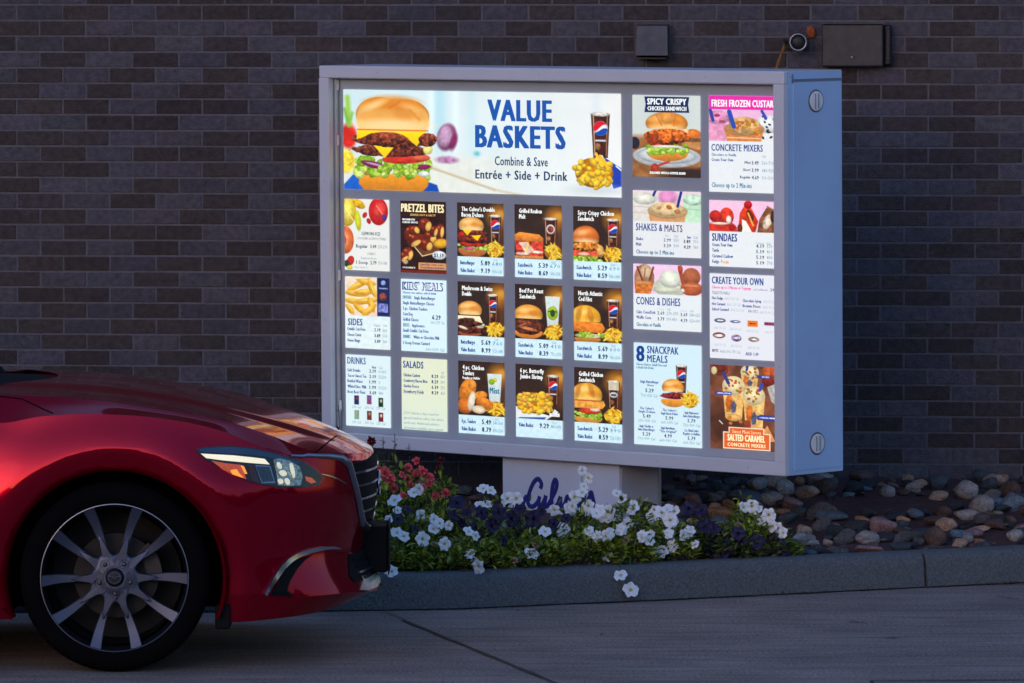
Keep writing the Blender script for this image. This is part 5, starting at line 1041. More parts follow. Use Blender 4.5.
m_lens = bpy.data.materials.new('clear_lens'); m_lens.use_nodes = True; n_ = m_lens.node_tree.nodes; l_ = m_lens.node_tree.links; n_.remove(n_['Principled BSDF'])
tr = n_.new('ShaderNodeBsdfTransparent'); gl = n_.new('ShaderNodeBsdfGlossy'); gl.inputs['Roughness'].default_value = .02; lw_ = n_.new('ShaderNodeLayerWeight'); lw_.inputs[0].default_value = .5; pw_ = n_.new('ShaderNodeMath'); pw_.operation = 'POWER'; pw_.inputs[1].default_value = 5; l_.new(lw_.outputs['Facing'], pw_.inputs[0])
fr = n_.new('ShaderNodeMath'); fr.operation = 'MULTIPLY_ADD'; fr.inputs[1].default_value = .9; fr.inputs[2].default_value = .03; l_.new(pw_.outputs[0], fr.inputs[0])
mxs = n_.new('ShaderNodeMixShader'); l_.new(fr.outputs[0], mxs.inputs[0]); l_.new(tr.outputs[0], mxs.inputs[1]); l_.new(gl.outputs[0], mxs.inputs[2]); l_.new(mxs.outputs[0], n_['Material Output'].inputs[0])
patch('lens_cover', hp, m_lens, .011, hit, 3.0, HL, thick=.010)
# ---- grille (seen from the front: y across, z up)
gz0, gz1 = .452, .700
gpoly = [(-.47, .700), (-.2, .708), (0, .710), (.2, .708), (.47, .700), (.43, .63), (.37, .55), (.28, .478), (.15, .452), (-.15, .452), (-.28, .478), (-.37, .55), (-.43, .63)]
GR = patch('grille', gpoly, m_dark, .010, hit_front, .02, both=False, thick=.02)[0]
for z in (.668, .620, .572, .524, .486):
    hw = interp(tab((.452, .16), (.478, .27), (.55, .355), (.63, .415), (.70, .445)), z)
    patch('grille_bar', [(-hw, z - .004), (hw, z - .004), (hw, z + .004), (-hw, z + .004)], m_chrome, .014, hit_front, .018, GR, both=False, thick=.006)
# badge in the middle of the grille
bd = CB(); c_ = hit_front(0, .60)[0]; bx = c_.x + .016
bd.tube([(bx, .058 * math.cos(q), .600 + .044 * math.sin(q)) for q in [2 * PI * k / 32 for k in range(33)]], .005, 8, cap=False)
bd.tube([(bx + .002, -.05, .612), (bx + .003, -.022, .612), (bx + .004, 0, .592), (bx + .003, .022, .612), (bx + .002, .05, .612)], [.004, .006, .005, .006, .004], 8)
autosmooth(bd.build('badge', m_chrome, GR), 50)
fr_ = CB()
def surf_f(y, z, off):
    h = hit_front(y, z); return h[0] + h[1] * off
for s in (-1, 1):
    W = [(.735, .752, .007), (.66, .742, .011), (.57, .733, .015), (.50, .722, .018), (.462, .700, .020), (.437, .645, .020), (.40, .585, .020), (.352, .525, .021), (.29, .477, .022), (.21, .452, .022), (.10, .440, .020), (0, .437, .019)]
    P = []; Rr = []
    for k in range(len(W) - 1):
        for t in range(4):
            u = t / 4; P.append(surf_f(s * (W[k][0] * (1 - u) + W[k + 1][0] * u), W[k][1] * (1 - u) + W[k + 1][1] * u, .006)); Rr.append(W[k][2] * (1 - u) + W[k + 1][2] * u)
    P.append(surf_f(0, W[-1][1], .006)); Rr.append(W[-1][2])
    fr_.tube(P, [r_ * .72 for r_ in Rr], 10, flat=.45)
autosmooth(fr_.build('grille_wing_trim', m_satin, GR), 60)
patch('chrome_strip', ribbon([(321, 474.2, .6), (330, 476.2, 1.6), (338, 479.2, 1.6), (345.5, 483.8, .8)], 1.3), m_chrome, .004, hit, 2.0)
# ---- lower bumper: fog trims, dark intakes, lip highlights, licence plate bracket
patch('fog_pocket', [(269.5, 595.5), (272.5, 591), (283, 572.5), (291, 563), (301, 557.5), (313, 554.5), (305, 560), (297, 569), (290, 581), (287, 590), (293, 597)], m_dark, .002, hit, 3.0)
patch('fog_trim', ribbon([(264.5, 594.5, 3), (273, 580.5, 4.2), (282, 567.2, 4.8), (290, 559.5, 4.8), (298, 554.6, 4.5), (310, 550.6, 4.2), (323, 548.2, 3.6), (332, 547.6, 2.6), (339, 548.6, .8)], 5), m_chrome, .010, hit, 2.5, thick=.012)
ipoly = [(-.40, .372), (.40, .372), (.47, .300), (.45, .276), (-.45, .276), (-.47, .300)]
INT = patch('lower_intake', ipoly, m_dark, .004, hit_front, .02, both=False, thick=.012)[0]
for z in (.350, .326, .302): patch('intake_bar', [(-.38, z - .003), (.38, z - .003), (.38, z + .003), (-.38, z + .003)], m_satin if z == .302 else m_dark, .012, hit_front, .02, INT, both=False, thick=.01)
lp = CB(); c_ = hit_front(0, .40)[0]
lp.box(-.545, -.452, -.150, .150, .285, .452, bev=.006); lp.box(-.4518, -.4475, -.155, .155, .275, .462, bev=.002); lp.build('number_plate_bracket', m_dark)
patch('fog_lamp', [(359, 571), (365, 567.5), (374, 573), (380, 580), (377, 587), (368, 590.5), (360, 590), (362.5, 580)], pm('fog_glass', (.78, .78, .62), .3, .5, var=.25, vscale=40, bump=.2, bscale=30), .004, hit, 1.5, thick=.006)
# splitter lip glint strip
# mud flap ahead of the wheel, inner arches, underbody
for s in (-1, 1): mf = CB(); mf.box(-1.048, -.995, s * .885, s * .60, .150, .235, bev=.006); mf.build('air_deflector', m_dark)
ub = CB()
ub.box(-1.02, -.80, -.60, .60, .235, .25); ub.box(-3.84, -1.80, -.84, .84, .19, .22); ub.box(-5.1, -4.63, -.72, .72, .26, .29); ub.box(-4.62, -3.83, -.56, .56, .22, .26); ub.box(-1.80, -1.0, -.56, .56, .20, .24)
ub.build('floor_pan', m_under)
for ax in (AX_F, AX_R):
    for s in (-1, 1):
        wl = CB(); n = 36; V = []
        for k in range(n + 1):
            q = R(-20) + (PI + R(40)) * k / n
            for yy in (.875, .56): V.append((ax + (ARCH + .004) * math.cos(q), s * yy, max(.2, AZ + (ARCH + .004) * math.sin(q))))
        base = [(2 * k, 2 * k + 2, 2 * k + 3, 2 * k + 1) for k in range(n)]
        wl.add(V, base); wl.add([(ax + .42 * math.cos(q), s * .56, max(.2, AZ + .42 * math.sin(q))) for q in [2 * PI * k / 40 for k in range(40)]], [tuple(range(40))])
        wl.build('wheel_well', m_under)
# ---- wheels
m_tyre = pm('tyre_rubber', (.0035, .0035, .004), .9, spec=.06, var=.15, bump=.15); m_alloy = pm('alloy_grey', (.085, .10, .15), .42, .85, var=.08); m_alloy_d = pm('alloy_dark', (.030, .034, .045), .42, .8, var=.1); m_rimedge = pm('machined_rim', (.20, .23, .31), .36, .9, var=.06)
m_disc = pm('brake_disc', (.030, .029, .03), .5, .7); m_cal = pm('brake_caliper', (.05, .045, .045), .5, .4)
def make_wheel():
    wh = bpy.data.objects.new('wheel', None); COL.objects.link(wh); wh.parent = car
    TR = .335
    t = MB(); prof = [(.262, -.010), (.266, -.014), (.285, -.0185), (.300, -.019), (.318, -.014), (.328, -.004), (.3335, .012), (TR, .03), (TR, .06)]
    for (a, b_) in ((.06, .066), (.105, .111), (.15, .156)): prof += [(TR, a), (TR - .007, a + .001), (TR - .007, b_ - .001), (TR, b_)]
    prof += [(TR, .19), (.3335, .203), (.328, .219), (.300, .234), (.262, .225), (.25, .2), (.25, .02), (.262, -.008)]
    t.lathe(prof, 72)
    to = autosmooth(t.build('tyre', m_tyre, wh), 35)
    sw_ = MB()
    for a in range(72):                                   # shoulder blocks
        q = 2 * PI * a / 72; c, s = math.cos(q), math.sin(q); r0, r1 = .3205, .3325
        ta = Vector((-s, 0, c)) * .009; V = []
        for (r, y) in ((r0, -.0145), (r1, .002)):
            for sg in (-1, 1): V.append(Vector((r * c, y - .0015, r * s)) + ta * sg)
        sw_.add(V, [(0, 1, 3, 2)])
    sw_.build('tread_block', m_tyre, to)
    r = MB(); r.lathe([(.2625, -.0125), (.2620, -.0155), (.2592, -.0160), (.2575, -.013)], 96); ri = autosmooth(r.build('rim', m_rimedge, wh), 30)
    r = MB(); r.lathe([(.2575, -.0130), (.2545, -.006), (.2530, .004), (.2480, .012), (.240, .05), (.232, .20)], 80); autosmooth(r.build('rim_lip', m_alloy_d, ri), 30)
    r = MB(); r.lathe([(.2355, .012), (.231, .20), (.05, .205)], 60); r.build('barrel', pm('barrel_dark', (.008, .009, .011), .6, .5), wh)
    for base in range(5):
        pc = PI / 2 + R(-36) + base * 2 * PI / 5 + R(1)
        for sg in (-1, 1):
            sp = MB(); V = []; F = []
            N_ = 14
            for k in range(N_ + 1):
                u = k / N_; rr = .040 + (.2580 - .040) * u
                ang = pc + sg * (R(16.2) + R(1.6) * math.sin(u * PI) - R(3) * (1 - u) ** 3)
                hw = .0102 + .0118 * u ** 1.5 + .012 * max(0, 1 - u / .3) ** 1.5
                y = -.006 + .020 * math.sin(u * PI * .9) ** 1.0 * .6 - .010 * u ** 3 + .008 * (1 - u)
                ctr = Vector((rr * math.cos(ang), y, rr * math.sin(ang))); ta = Vector((-math.sin(ang), 0, math.cos(ang)))
                V += [ctr - ta * hw + Vector((0, .004, 0)), ctr - ta * (hw - .003), ctr + ta * (hw - .003), ctr + ta * hw + Vector((0, .004, 0)), ctr + ta * (hw * .8) + Vector((0, .034, 0)), ctr - ta * (hw * .8) + Vector((0, .034, 0))]
            for k in range(N_):
                for a in range(6): F.append((6 * k + a, 6 * k + (a + 1) % 6, 6 * k + 6 + (a + 1) % 6, 6 * k + 6 + a))
            F.append(tuple(range(6))); F.append(tuple(6 * N_ + a for a in range(5, -1, -1)))
            sp.add(V, F); o = sp.build('spoke', m_alloy, wh); autosmooth(o, 35)
        lg = MB(); a1 = pc; c = (.0575 * math.cos(a1), 0, .0575 * math.sin(a1))
        lg.lathe([(.0165, -.001), (.0165, .006)], 20, 'y', c); lg.lathe([(.0155, .0045), (.0155, .004)], 20, 'y', c)
        lg.lathe([(.0001, -.0060), (.006, -.0055), (.0085, -.002), (.0085, .006)], 6, 'y', c); lg.build('wheel_nut', pm('nut_steel', (.10, .11, .13), .3, .9), wh)
    stv = []; nst = 180
    for k in range(nst):
        th = 2 * PI * k / nst; best = min(((abs((math.degrees(th - (PI / 2 + R(-36) + bq * 2 * PI / 5 + R(1) + sg * R(16.6))) + 180) % 360 - 180)), bq, sg) for bq in range(5) for sg in (-1, 1))[0]
        mid_pair = min(abs((math.degrees(th - (PI / 2 + R(-36) + bq * 2 * PI / 5 + R(1))) + 180) % 360 - 180) for bq in range(5))
        rr = .076 + .060 * math.exp(-(best / 5.5) ** 2) + .020 * math.exp(-(best / 12) ** 2) + .008 * (mid_pair < 16) * math.cos(mid_pair / 16 * PI / 2)
        stv.append((rr * math.cos(th), rr * math.sin(th)))
    hs_ = MB(); hs_.add([(x, .0075, z) for x, z in stv] + [(x * .93, -.001 if False else .0045, z * .93) for x, z in stv] + [(x, .036, z) for x, z in stv],
        [tuple(range(nst, 2 * nst))] + [(k, (k + 1) % nst, nst + (k + 1) % nst, nst + k) for k in range(nst)] + [(2 * nst + k, 2 * nst + (k + 1) % nst, (k + 1) % nst, k) for k in range(nst)])
    autosmooth(hs_.build('hub_star', m_alloy, wh), 30)
    h = MB(); h.lathe([(.0001, -.012), (.024, -.011), (.0285, -.007), (.030, 0), (.034, .006), (.066, .012), (.068, .03)], 40); autosmooth(h.build('hub', m_alloy_d, wh), 30)
    em_ = MB(); em_.tube([(.022 * math.cos(q), -.0125, .019 * math.sin(q)) for q in [2 * PI * k / 28 for k in range(29)]], .0013, 6, cap=False)
    em_.tube([(-.021, -.0128, .006), (-.009, -.0130, .006), (0, -.0132, -.004), (.009, -.0130, .006), (.021, -.0128, .006)], [.0012, .0018, .0016, .0018, .0012], 6)
    em_.build('hub_emblem', m_chrome, wh)
    d = MB(); d.lathe([(.075, .09), (.150, .09), (.152, .093), (.152, .112), (.075, .112)], 60); autosmooth(d.build('brake_disc', m_disc, wh), 30)
    cl = MB(); V = []
    for k in range(9):
        q = R(2) + R(44) * k / 8
        for rr, y in ((.108, .062), (.164, .062), (.168, .125), (.104, .125)): V.append((rr * math.cos(q), y, rr * math.sin(q)))
    F = [(4 * k + a, 4 * k + (a + 1) % 4, 4 * k + 4 + (a + 1) % 4, 4 * k + 4 + a) for k in range(8) for a in range(4)] + [(0, 1, 2, 3), (35, 34, 33, 32)]
    cl.add(V, F); autosmooth(cl.build('brake_caliper', m_cal, wh), 40)
    return wh
wh = make_wheel(); wh.location = (AX_F - CO_.x, -.905, .335)
for (ax, s) in ((AX_F, 1), (AX_R, -1), (AX_R, 1)):
    o = wh.copy(); COL.objects.link(o); o.location = (ax - CO_.x, s * .905, .335); o.rotation_euler = (0, 0, 0 if s < 0 else PI)
    for ch in list(wh.children):
        c = ch.copy(); COL.objects.link(c); c.parent = o
        for g2 in list(ch.children): d = g2.copy(); COL.objects.link(d); d.parent = c
# ---- glasshouse: windscreen, side glass, roof, pillars
def gh(x, f):
    """greenhouse surface: half width and height for a station x and 0..1 up the side"""
    base = (.80 - .02 * smoothstep(-3, -5, x)); zb = interp(ROWS[-1]['z'], x) + .004
    return base, zb
RF = tab((-4.95, 1.06), (-4.6, 1.20), (-4.1, 1.36), (-3.5, 1.44), (-3.0, 1.455), (-2.7, 1.44), (-2.55, 1.37), (-2.3, 1.20), (-2.08, 1.045), (-1.97, .975))
def roof_section(x):
    zr = interp(RF, x); bw_, zb = gh(x, 0); hh = max(.0, zr - zb); P = []
    tw = bw_ - .22 * hh / .48 if hh > 0 else bw_
    for k in range(9):
        t = k / 8; a = t ** 1.0; y = bw_ + (tw - bw_) * a ** 1.35; z = zb + (hh - .035 * min(1, hh / .3)) * a; P.append((y, z))
    for k in range(1, 9):
        t = k / 8; P.append((tw * math.cos(t * PI / 2) ** .55 if k < 8 else 0, zr - .035 * min(1, hh / .3) * (1 - math.sin(t * PI / 2) ** 1.2)))
    return P
XS = [-4.95 + i * (2.98 / 60) for i in range(61)]
sec = [roof_section(x) for x in XS]; npf = len(sec[0])
gw = CB(); gl_ = CB(); rf = CB()
for side in (-1, 1):
    V = [(x, side * y, z) for x, s_ in zip(XS, sec) for (y, z) in s_]
    Fr, Fg, Fw = [], [], []
    for i in range(60):
        xm = (XS[i] + XS[i + 1]) / 2
        for k in range(npf - 1):
            q = (i * npf + k, (i + 1) * npf + k, (i + 1) * npf + k + 1, i * npf + k + 1)
            if xm > -2.60 and k >= 8: Fw.append(q)
            elif xm < -4.05 and k >= 8: Fw.append(q)
            elif k < 7 and -4.35 < xm < -2.3 and abs(xm + 3.22) > .05: Fg.append(q)
            else: Fr.append(q)
    rf.add(V, Fr); gl_.add(V, Fg); gw.add(V, Fw)
autosmooth(rf.build('roof', m_red), 40); autosmooth(gl_.build('side_window', m_glass), 40); ws = gw.build('windscreen', m_glass); autosmooth(ws, 40)
# cowl under the windscreen, wiper, washer nozzle
cw = CB(); V = []; F = []
for k in range(25):
    f = -1 + 2 * k / 24; y = f * .74
    xh = -1.665 - .56 * f * f
    V += [(xh + .02, y, interp(CZ, xh) - .008 - .045 * f * f), (xh - .09, y, interp(CZ, xh) - .002 - .045 * f * f), (min(xh - .20, -2.02), y, interp(CZ, xh) + .004 - .04 * f * f)]
for k in range(24):
    for a in (0, 1): F.append((3 * k + a, 3 * k + 1 + a, 3 * k + 4 + a, 3 * k + 3 + a))
cw.add(V, F); cw.build('cowl_panel', m_dark)
wp = CB()
for (ya, yb) in ((-.62, -.02), (.0, .55)):
    A = Vector((-1.84, ya, .965)); B_ = Vector((-1.97, yb, 1.000)); wp.tube([A, A.lerp(B_, .5) + Vector((.015, 0, .022)), B_], [.010, .007, .005], 8); wp.tube([A + Vector((-.03, .02, .0)), B_ + Vector((.0, .06, -.012))], .005, 6)
wp.build('wiper', m_dark)
# door mirrors and rear lamps, door and wing shut lines (out of frame at the left in the photograph)
mi = CB()
for s in (-1, 1):
    V = []; F = []
    for i in range(9):
        a = PI * i / 8
        for k in range(16):
            q = 2 * PI * k / 16; V.append((-2.50 + .10 * math.cos(a) * .9, s * (.99 + .115 * math.sin(a) * math.cos(q)), 1.03 + .075 * math.sin(a) * math.sin(q)))
    for i in range(8):
        for k in range(16): F.append((i * 16 + k, i * 16 + (k + 1) % 16, (i + 1) * 16 + (k + 1) % 16, (i + 1) * 16 + k))
    mi.add(V, F); mi.box(-2.54, -2.46, s * .80, s * .93, .965, .99, bev=.005)
autosmooth(mi.build('door_mirror', m_red), 40)
tl = CB()
for s in (-1, 1): tl.box(-5.312, -5.26, s * .30, s * .55, .80, .90, bev=.015)
tl.build('tail_lamp', pm('tail_red', (.35, .01, .01), .2, coat=1))
patch('wing_shut_line', ribbon([(-4, 396), (22, 399), (43, 409), (53, 413.5)], 1.0), m_under, .0008, hit, 3, thick=.002)
dl = CB()
for s in (-1, 1):
    for xx in (-2.02, -3.12, -4.0):
        P = []
        for k in range(13):
            z = .27 + (.90 - .27) * k / 12; h = BV.ray_cast(Vector((xx + (.04 * k / 12 if xx == -2.02 else 0), CARY + s * 2, z)), Vector((0, -s, 0)))
            if h[0] is not None: P.append(h[0] - Vector((0, CARY, 0)) + Vector((0, s * .0006, 0)))
        if len(P) > 2: dl.tube(P, .0028, 6)
dl.build('door_seam', m_under)
# ------------------------------------------------------------------ river rocks
def ground_at(px, py, lift=.0):
    r = ray(px, py); Y = 26.6
    for _ in range(20):
        t = (Y) / r.y; p = CO + r * t; z = bedZ(p.x, Y) + lift; t2 = (z - CAMZ) / r.z; Y = Y * .5 + (r.y * t2) * .5
    return CO + r * (Y / r.y)
RC = dict(slate=(.045, .058, .066), blue=(.10, .135, .165), tan=(.36, .25, .17), orange=(.33, .17, .09), pink=(.21, .13, .13), grey=(.10, .098, .10), pale=(.30, .275, .245), brown=(.10, .062, .048), dark=(.024, .030, .034))
RNAME = dict(slate='slate grey', blue='blue grey', tan='tan', orange='rusty orange', pink='dusky pink', grey='mid grey', pale='pale speckled', brown='brown', dark='near-black')
def rock_mesh(seed, k):
    bm = bmesh.new(); bmesh.ops.create_icosphere(bm, subdivisions=3, radius=.5); g = random.Random(seed); off = Vector((g.uniform(-50, 50), g.uniform(-50, 50), 0))
    cuts = [(Vector((g.gauss(0, 1), g.gauss(0, 1), g.gauss(0, 1))).normalized(), g.uniform(.22, .42)) for _ in range(10)]
    for v in bm.verts:
        for n, d in cuts:
            e = v.co.dot(n) - d
            if e > 0: v.co -= n * e * .93
        v.co *= 1 + .22 * noise.noise(v.co * 2.0 + off) + .05 * noise.noise(v.co * 7 + off)
    me = bpy.data.meshes.new('rock'); bm.to_mesh(me); bm.free(); me.polygons.foreach_set('use_smooth', [True] * len(me.polygons))
    me.materials.append(rock_mat(k)); return me
def rock_mat(k):
    nm = 'rock_' + k
    if nm in MATS: return MATS[nm]
    m = pm(nm, RC[k], .8, var=.4, vscale=3.2, bump=.7, bscale=9)
    nt = m.node_tree; b = nt.nodes['Principled BSDF']; src = b.inputs['Base Color'].links[0].from_socket
    v = nt.nodes.new('ShaderNodeTexNoise'); v.inputs['Scale'].default_value = 22; v.inputs['Detail'].default_value = 4; tc = nt.nodes.new('ShaderNodeTexCoord'); nt.links.new(tc.outputs['Object'], v.inputs['Vector'])
    oi = nt.nodes.new('ShaderNodeObjectInfo'); rm = nt.nodes.new('ShaderNodeMapRange'); rm.inputs[3].default_value = .7; rm.inputs[4].default_value = 1.3; nt.links.new(oi.outputs['Random'], rm.inputs[0])
    r1 = nt.nodes.new('ShaderNodeMapRange'); r1.inputs[1].default_value = .38; r1.inputs[2].default_value = .62; r1.inputs[3].default_value = .65; r1.inputs[4].default_value = 1.4; nt.links.new(v.outputs[0], r1.inputs[0])
    mu = nt.nodes.new('ShaderNodeMath'); mu.operation = 'MULTIPLY'; nt.links.new(r1.outputs[0], mu.inputs[0]); nt.links.new(rm.outputs[0], mu.inputs[1])
    vm = nt.nodes.new('ShaderNodeVectorMath'); vm.operation = 'SCALE'; nt.links.new(src, vm.inputs[0]); nt.links.new(mu.outputs[0], vm.inputs['Scale']); nt.links.new(vm.outputs[0], b.inputs['Base Color'])
    return m
RM = {k: [rock_mesh(hash_ + i * 13, k) for i in range(4)] for hash_, k in enumerate(RC)}
rocks = []   # (object, colour, px, py, w, row)
def add_rock(p, w, h, k, d=None, rot=None):
    me = random.choice(RM[k]); o = bpy.data.objects.new('river_rock', me); COL.objects.link(o)
    o.scale = (w * 1.06, (d or w * random.uniform(.6, .85)) * 1.0, h * 1.12); o.location = (p.x, p.y, p.z + h * .36); o.rotation_euler = (random.uniform(-.12, .12), random.uniform(-.1, .1), random.uniform(-.3, .3) if rot is None else rot)
    rocks.append((o, k, p.x, p.y, w)); return o
EXPL = [(746.5, 497, 42, 16, 'blue'), (678, 493, 28, 12, 'brown'), (691.6, 500.5, 25, 18, 'pink'), (713.5, 506, 15, 9, 'tan'), (728, 504, 14, 15, 'orange'), (785, 486, 23, 20, 'pale'), (808, 490.6, 24, 16, 'tan'), (787, 511.5, 28, 8, 'orange'), (831, 515, 36, 13, 'blue'), (802.5, 530, 18, 13, 'tan'), (848.6, 534.5, 24, 9, 'pale'),
        (888.4, 491, 19, 14, 'pale'), (937, 495, 23, 12, 'tan'), (968, 489, 28, 20, 'pale'), (990, 497, 25, 16, 'grey'), (914.6, 514, 19, 13, 'blue'), (947, 523, 21, 16, 'tan'), (987, 518.6, 28, 14, 'grey'), (978, 529, 24, 8, 'tan'), (1014.7, 535, 18, 14, 'pale'), (958.7, 542.5, 18, 12, 'tan'), (858.6, 526, 34, 14, 'dark'), (923, 534, 42, 17, 'slate'),
        (882.5, 535, 17, 10, 'orange'), (868, 549, 40, 9, 'pink'), (808.6, 552, 18, 7, 'blue'), (1005, 478, 13, 12, 'orange'), (906, 478, 15, 10, 'tan'), (854, 487.6, 30, 19, 'dark'), (870.5, 542.5, 22, 8, 'pale'), (822, 524, 20, 15, 'grey'), (777, 540, 18, 16, 'grey'), (765, 492, 12, 12, 'slate'), (1016, 500, 26, 24, 'blue'), (955, 505, 26, 12, 'dark'), (1000, 508, 22, 10, 'slate'), (840, 550, 26, 10, 'slate'), (900, 546, 30, 11, 'slate'), (930, 549, 22, 9, 'grey'), (985, 545, 22, 12, 'slate'), (873, 513, 16, 7, 'brown'), (760, 509, 18, 10, 'brown'), (744, 514, 26, 9, 'brown'), (700, 486, 20, 10, 'slate'), (722, 487, 22, 12, 'slate'), (832, 483, 14, 12, 'grey'), (1010, 520, 20, 10, 'brown')]
occ = []
for (px, py, w, h, k) in EXPL:
    p = ground_at(px, py + h * .42); s = p.y / FPX
    add_rock(p, w * s, h * s, k); occ.append((p.x, p.y, w * s * .5))
g = random.Random(21)
keys = ['slate', 'slate', 'dark', 'dark', 'blue', 'brown', 'tan', 'grey', 'pink', 'orange', 'pale', 'brown', 'slate', 'dark']
tries = 0; cnt = 0
while cnt < 222 and tries < 30000:
    tries += 1
    X = g.uniform(.52, 2.62); Y = g.uniform(kY(X) + .24, wallY(X) - .10)
    q = (Y - kY(X)) / (wallY(X) - kY(X))
    # bare mulch band
    if 1.25 < X < 1.95 and .56 < q < .72: continue
    if X < 1.05 and Y < kY(X) + .8: continue
    if X > 2.45 and g.random() < .4: continue
    w = .045 + .085 * g.random() ** 1.3
    if any((X - a) ** 2 + ((Y - b_) * .9) ** 2 < (w * .27 + c * .52) ** 2 for a, b_, c in occ): continue
    k = g.choice(keys); occ.append((X, Y, w * .5)); add_rock(Vector((X, Y, bedZ(X, Y))), w, w * g.uniform(.42, .72), k); cnt += 1
# small rocks filling under the board, left of the pedestal
for _ in range(26):
    X = g.uniform(-1.4, .5); Y = g.uniform(27.1, wallY(X) - .12); w = g.uniform(.06, .13); add_rock(Vector((X, Y, bedZ(X, Y))), w, w * .55, g.choice(keys))
ORD = ['first', 'second', 'third', 'fourth', 'fifth', 'sixth', 'seventh', 'eighth', 'ninth', 'tenth', 'eleventh', 'twelfth', 'thirteenth', 'fourteenth', 'fifteenth', 'sixteenth', 'seventeenth', 'eighteenth', 'nineteenth', 'twentieth']
cls = {}
for r in rocks:
    o, k, x, y, w_ = r; q = (y - kY(x)) / (wallY(x) - kY(x))
    if x < .5: place = 'on soil under the board'; pk_ = 'u'
    elif q > .68: place = 'along the brick wall'; pk_ = 'w'
    elif q > .38: place = 'mid rock bed'; pk_ = 'm'
    else: place = 'just behind the kerb'; pk_ = 'k'
    size = 'large' if w_ > .115 else ('small' if w_ < .075 else 'medium')
    cls.setdefault((pk_, k, size, place), []).append(r)
for (pk_, k, size, place), L_ in cls.items():
    L_.sort(key=lambda r: r[2])
    for n, r in enumerate(L_):
        o = r[0]
        if len(L_) == 1: lab = 'only %s %s river rock %s' % (size, RNAME[k], place)
        else: lab = '%s from left of the %s %s rocks %s' % (ORD[min(n, 19)], size, RNAME[k], place)
        tag(o, lab, 'rock', 'river rocks in the bed by the brick wall')

# ------------------------------------------------------------------ leaf litter
lt = MB(); gl2 = random.Random(77)
for i in range(420):
    if i < 150:
        X = gl2.uniform(-1, 2.6) if i > 40 else gl2.gauss(1.98, .06); Y = kY(X) - .02 - abs(gl2.gauss(0, .035)); Z = .006
    elif i < 175: X = gl2.uniform(-.5, 2.4); Y = kY(X) - gl2.uniform(.1, 2.2); Z = .005
    else: X = gl2.uniform(.4, 2.6); Y = gl2.uniform(kY(X) + .15, wallY(X) - .05); Z = bedZ(X, Y) + .022
    s_ = gl2.uniform(.004, .013) * (1.6 if i >= 175 else 1); q = gl2.uniform(0, 6.3); t = gl2.random(); c = (.10 + .16 * t, .065 + .10 * t, .035 + .05 * t)
    a_ = Vector((math.cos(q), math.sin(q), gl2.uniform(-.3, .3))) * s_; b_ = Vector((-math.sin(q), math.cos(q), gl2.uniform(-.3, .3))) * s_ * .5; p_ = Vector((X, Y, Z + s_ * .3))
    lt.add([p_ - a_, p_ - b_ + Vector((0, 0, .002)), p_ + a_, p_ + b_], [(0, 1, 2), (0, 2, 3)], 0, c)
tag(lt.build('leaf_litter', pm('litter', (1, 1, 1), .9, attr='col'), vcol=True), 'dry leaf scraps scattered along the gutter and among the rocks', 'litter', kind='stuff')
# ------------------------------------------------------------------ flowers
m_leaf = pm('leaf', (1, 1, 1), .55, var=.12, vscale=30, attr='col'); m_leaf.node_tree.nodes['Principled BSDF'].inputs['Transmission Weight'].default_value = 0
m_petal = pm('petal', (1, 1, 1), .6, var=.06, vscale=40, attr='col')
def leaf(mb, p, d, n, L, Wd, c):
    d = d.normalized(); s = d.cross(n).normalized(); n = s.cross(d)
    P = [p, p + d * L * .35 + s * Wd * .5 + n * L * .06, p + d * L * .7 + s * Wd * .38 + n * L * .03, p + d * L - n * L * .08, p + d * L * .7 - s * Wd * .38 + n * L * .03, p + d * L * .35 - s * Wd * .5 + n * L * .06, p + d * L * .45 - n * L * .02]
    mb.add(P, [(0, 1, 6), (1, 2, 6), (2, 3, 6), (3, 4, 6), (4, 5, 6), (5, 0, 6)], 0, c)
def petunia(seed, kind):
    """trumpet flower facing +z, about radius 1"""
    g = random.Random(seed); mb = MB(); nA = 30; rings = [(.06, -.55), (.10, -.30), (.16, -.10), (.30, .0), (.55, .05), (.80, .06), (1.0, .0)]
    V = []; C = []
    ph = g.uniform(0, 6)
    for (r, h) in rings:
        for k in range(nA):
            q = 2 * PI * k / nA; lobe = 1 - .16 * (abs(math.cos(q * 2.5 + ph)) ** 6) * smoothstep(.2, 1, r) + .05 * math.sin(q * 7 + seed) * r * r
            z = h + .16 * math.sin(q * 5 + ph * 2) * r * r + .10 * math.sin(q * 8 + seed * 2) * r ** 3 + .05 * math.sin(q * 13 + seed) * r ** 3 - .10 * r * r * g.random() * .4
            V.append((r * lobe * math.cos(q), r * lobe * math.sin(q), z))
            if kind == 'white':
                t = smoothstep(.12, .36, r); c = (.55 * (1 - t) + .90 * t, .58 * (1 - t) + .91 * t, .16 * (1 - t) + .92 * t)
                if abs(math.cos(q * 2.5 + ph + PI / 2)) > .97 and r < .8: c = tuple(v * .86 for v in c)
            elif kind == 'purple': t = smoothstep(.1, .5, r); c = (.005 + .008 * t, .0015 + .0015 * t, .014 + .030 * t)
            C.append(c)
    F = [(i * nA + k, i * nA + (k + 1) % nA, (i + 1) * nA + (k + 1) % nA, (i + 1) * nA + k) for i in range(len(rings) - 1) for k in range(nA)]
    me = bpy.data.meshes.new('flower'); me.from_pydata(V, [], F); me.materials.append(m_petal)
    ca = me.color_attributes.new('col', 'FLOAT_COLOR', 'POINT'); arr = np.ones((len(V), 4), np.float32); arr[:, :3] = np.array(C); ca.data.foreach_set('color', arr.ravel()); me.polygons.foreach_set('use_smooth', [True] * len(F)); return me
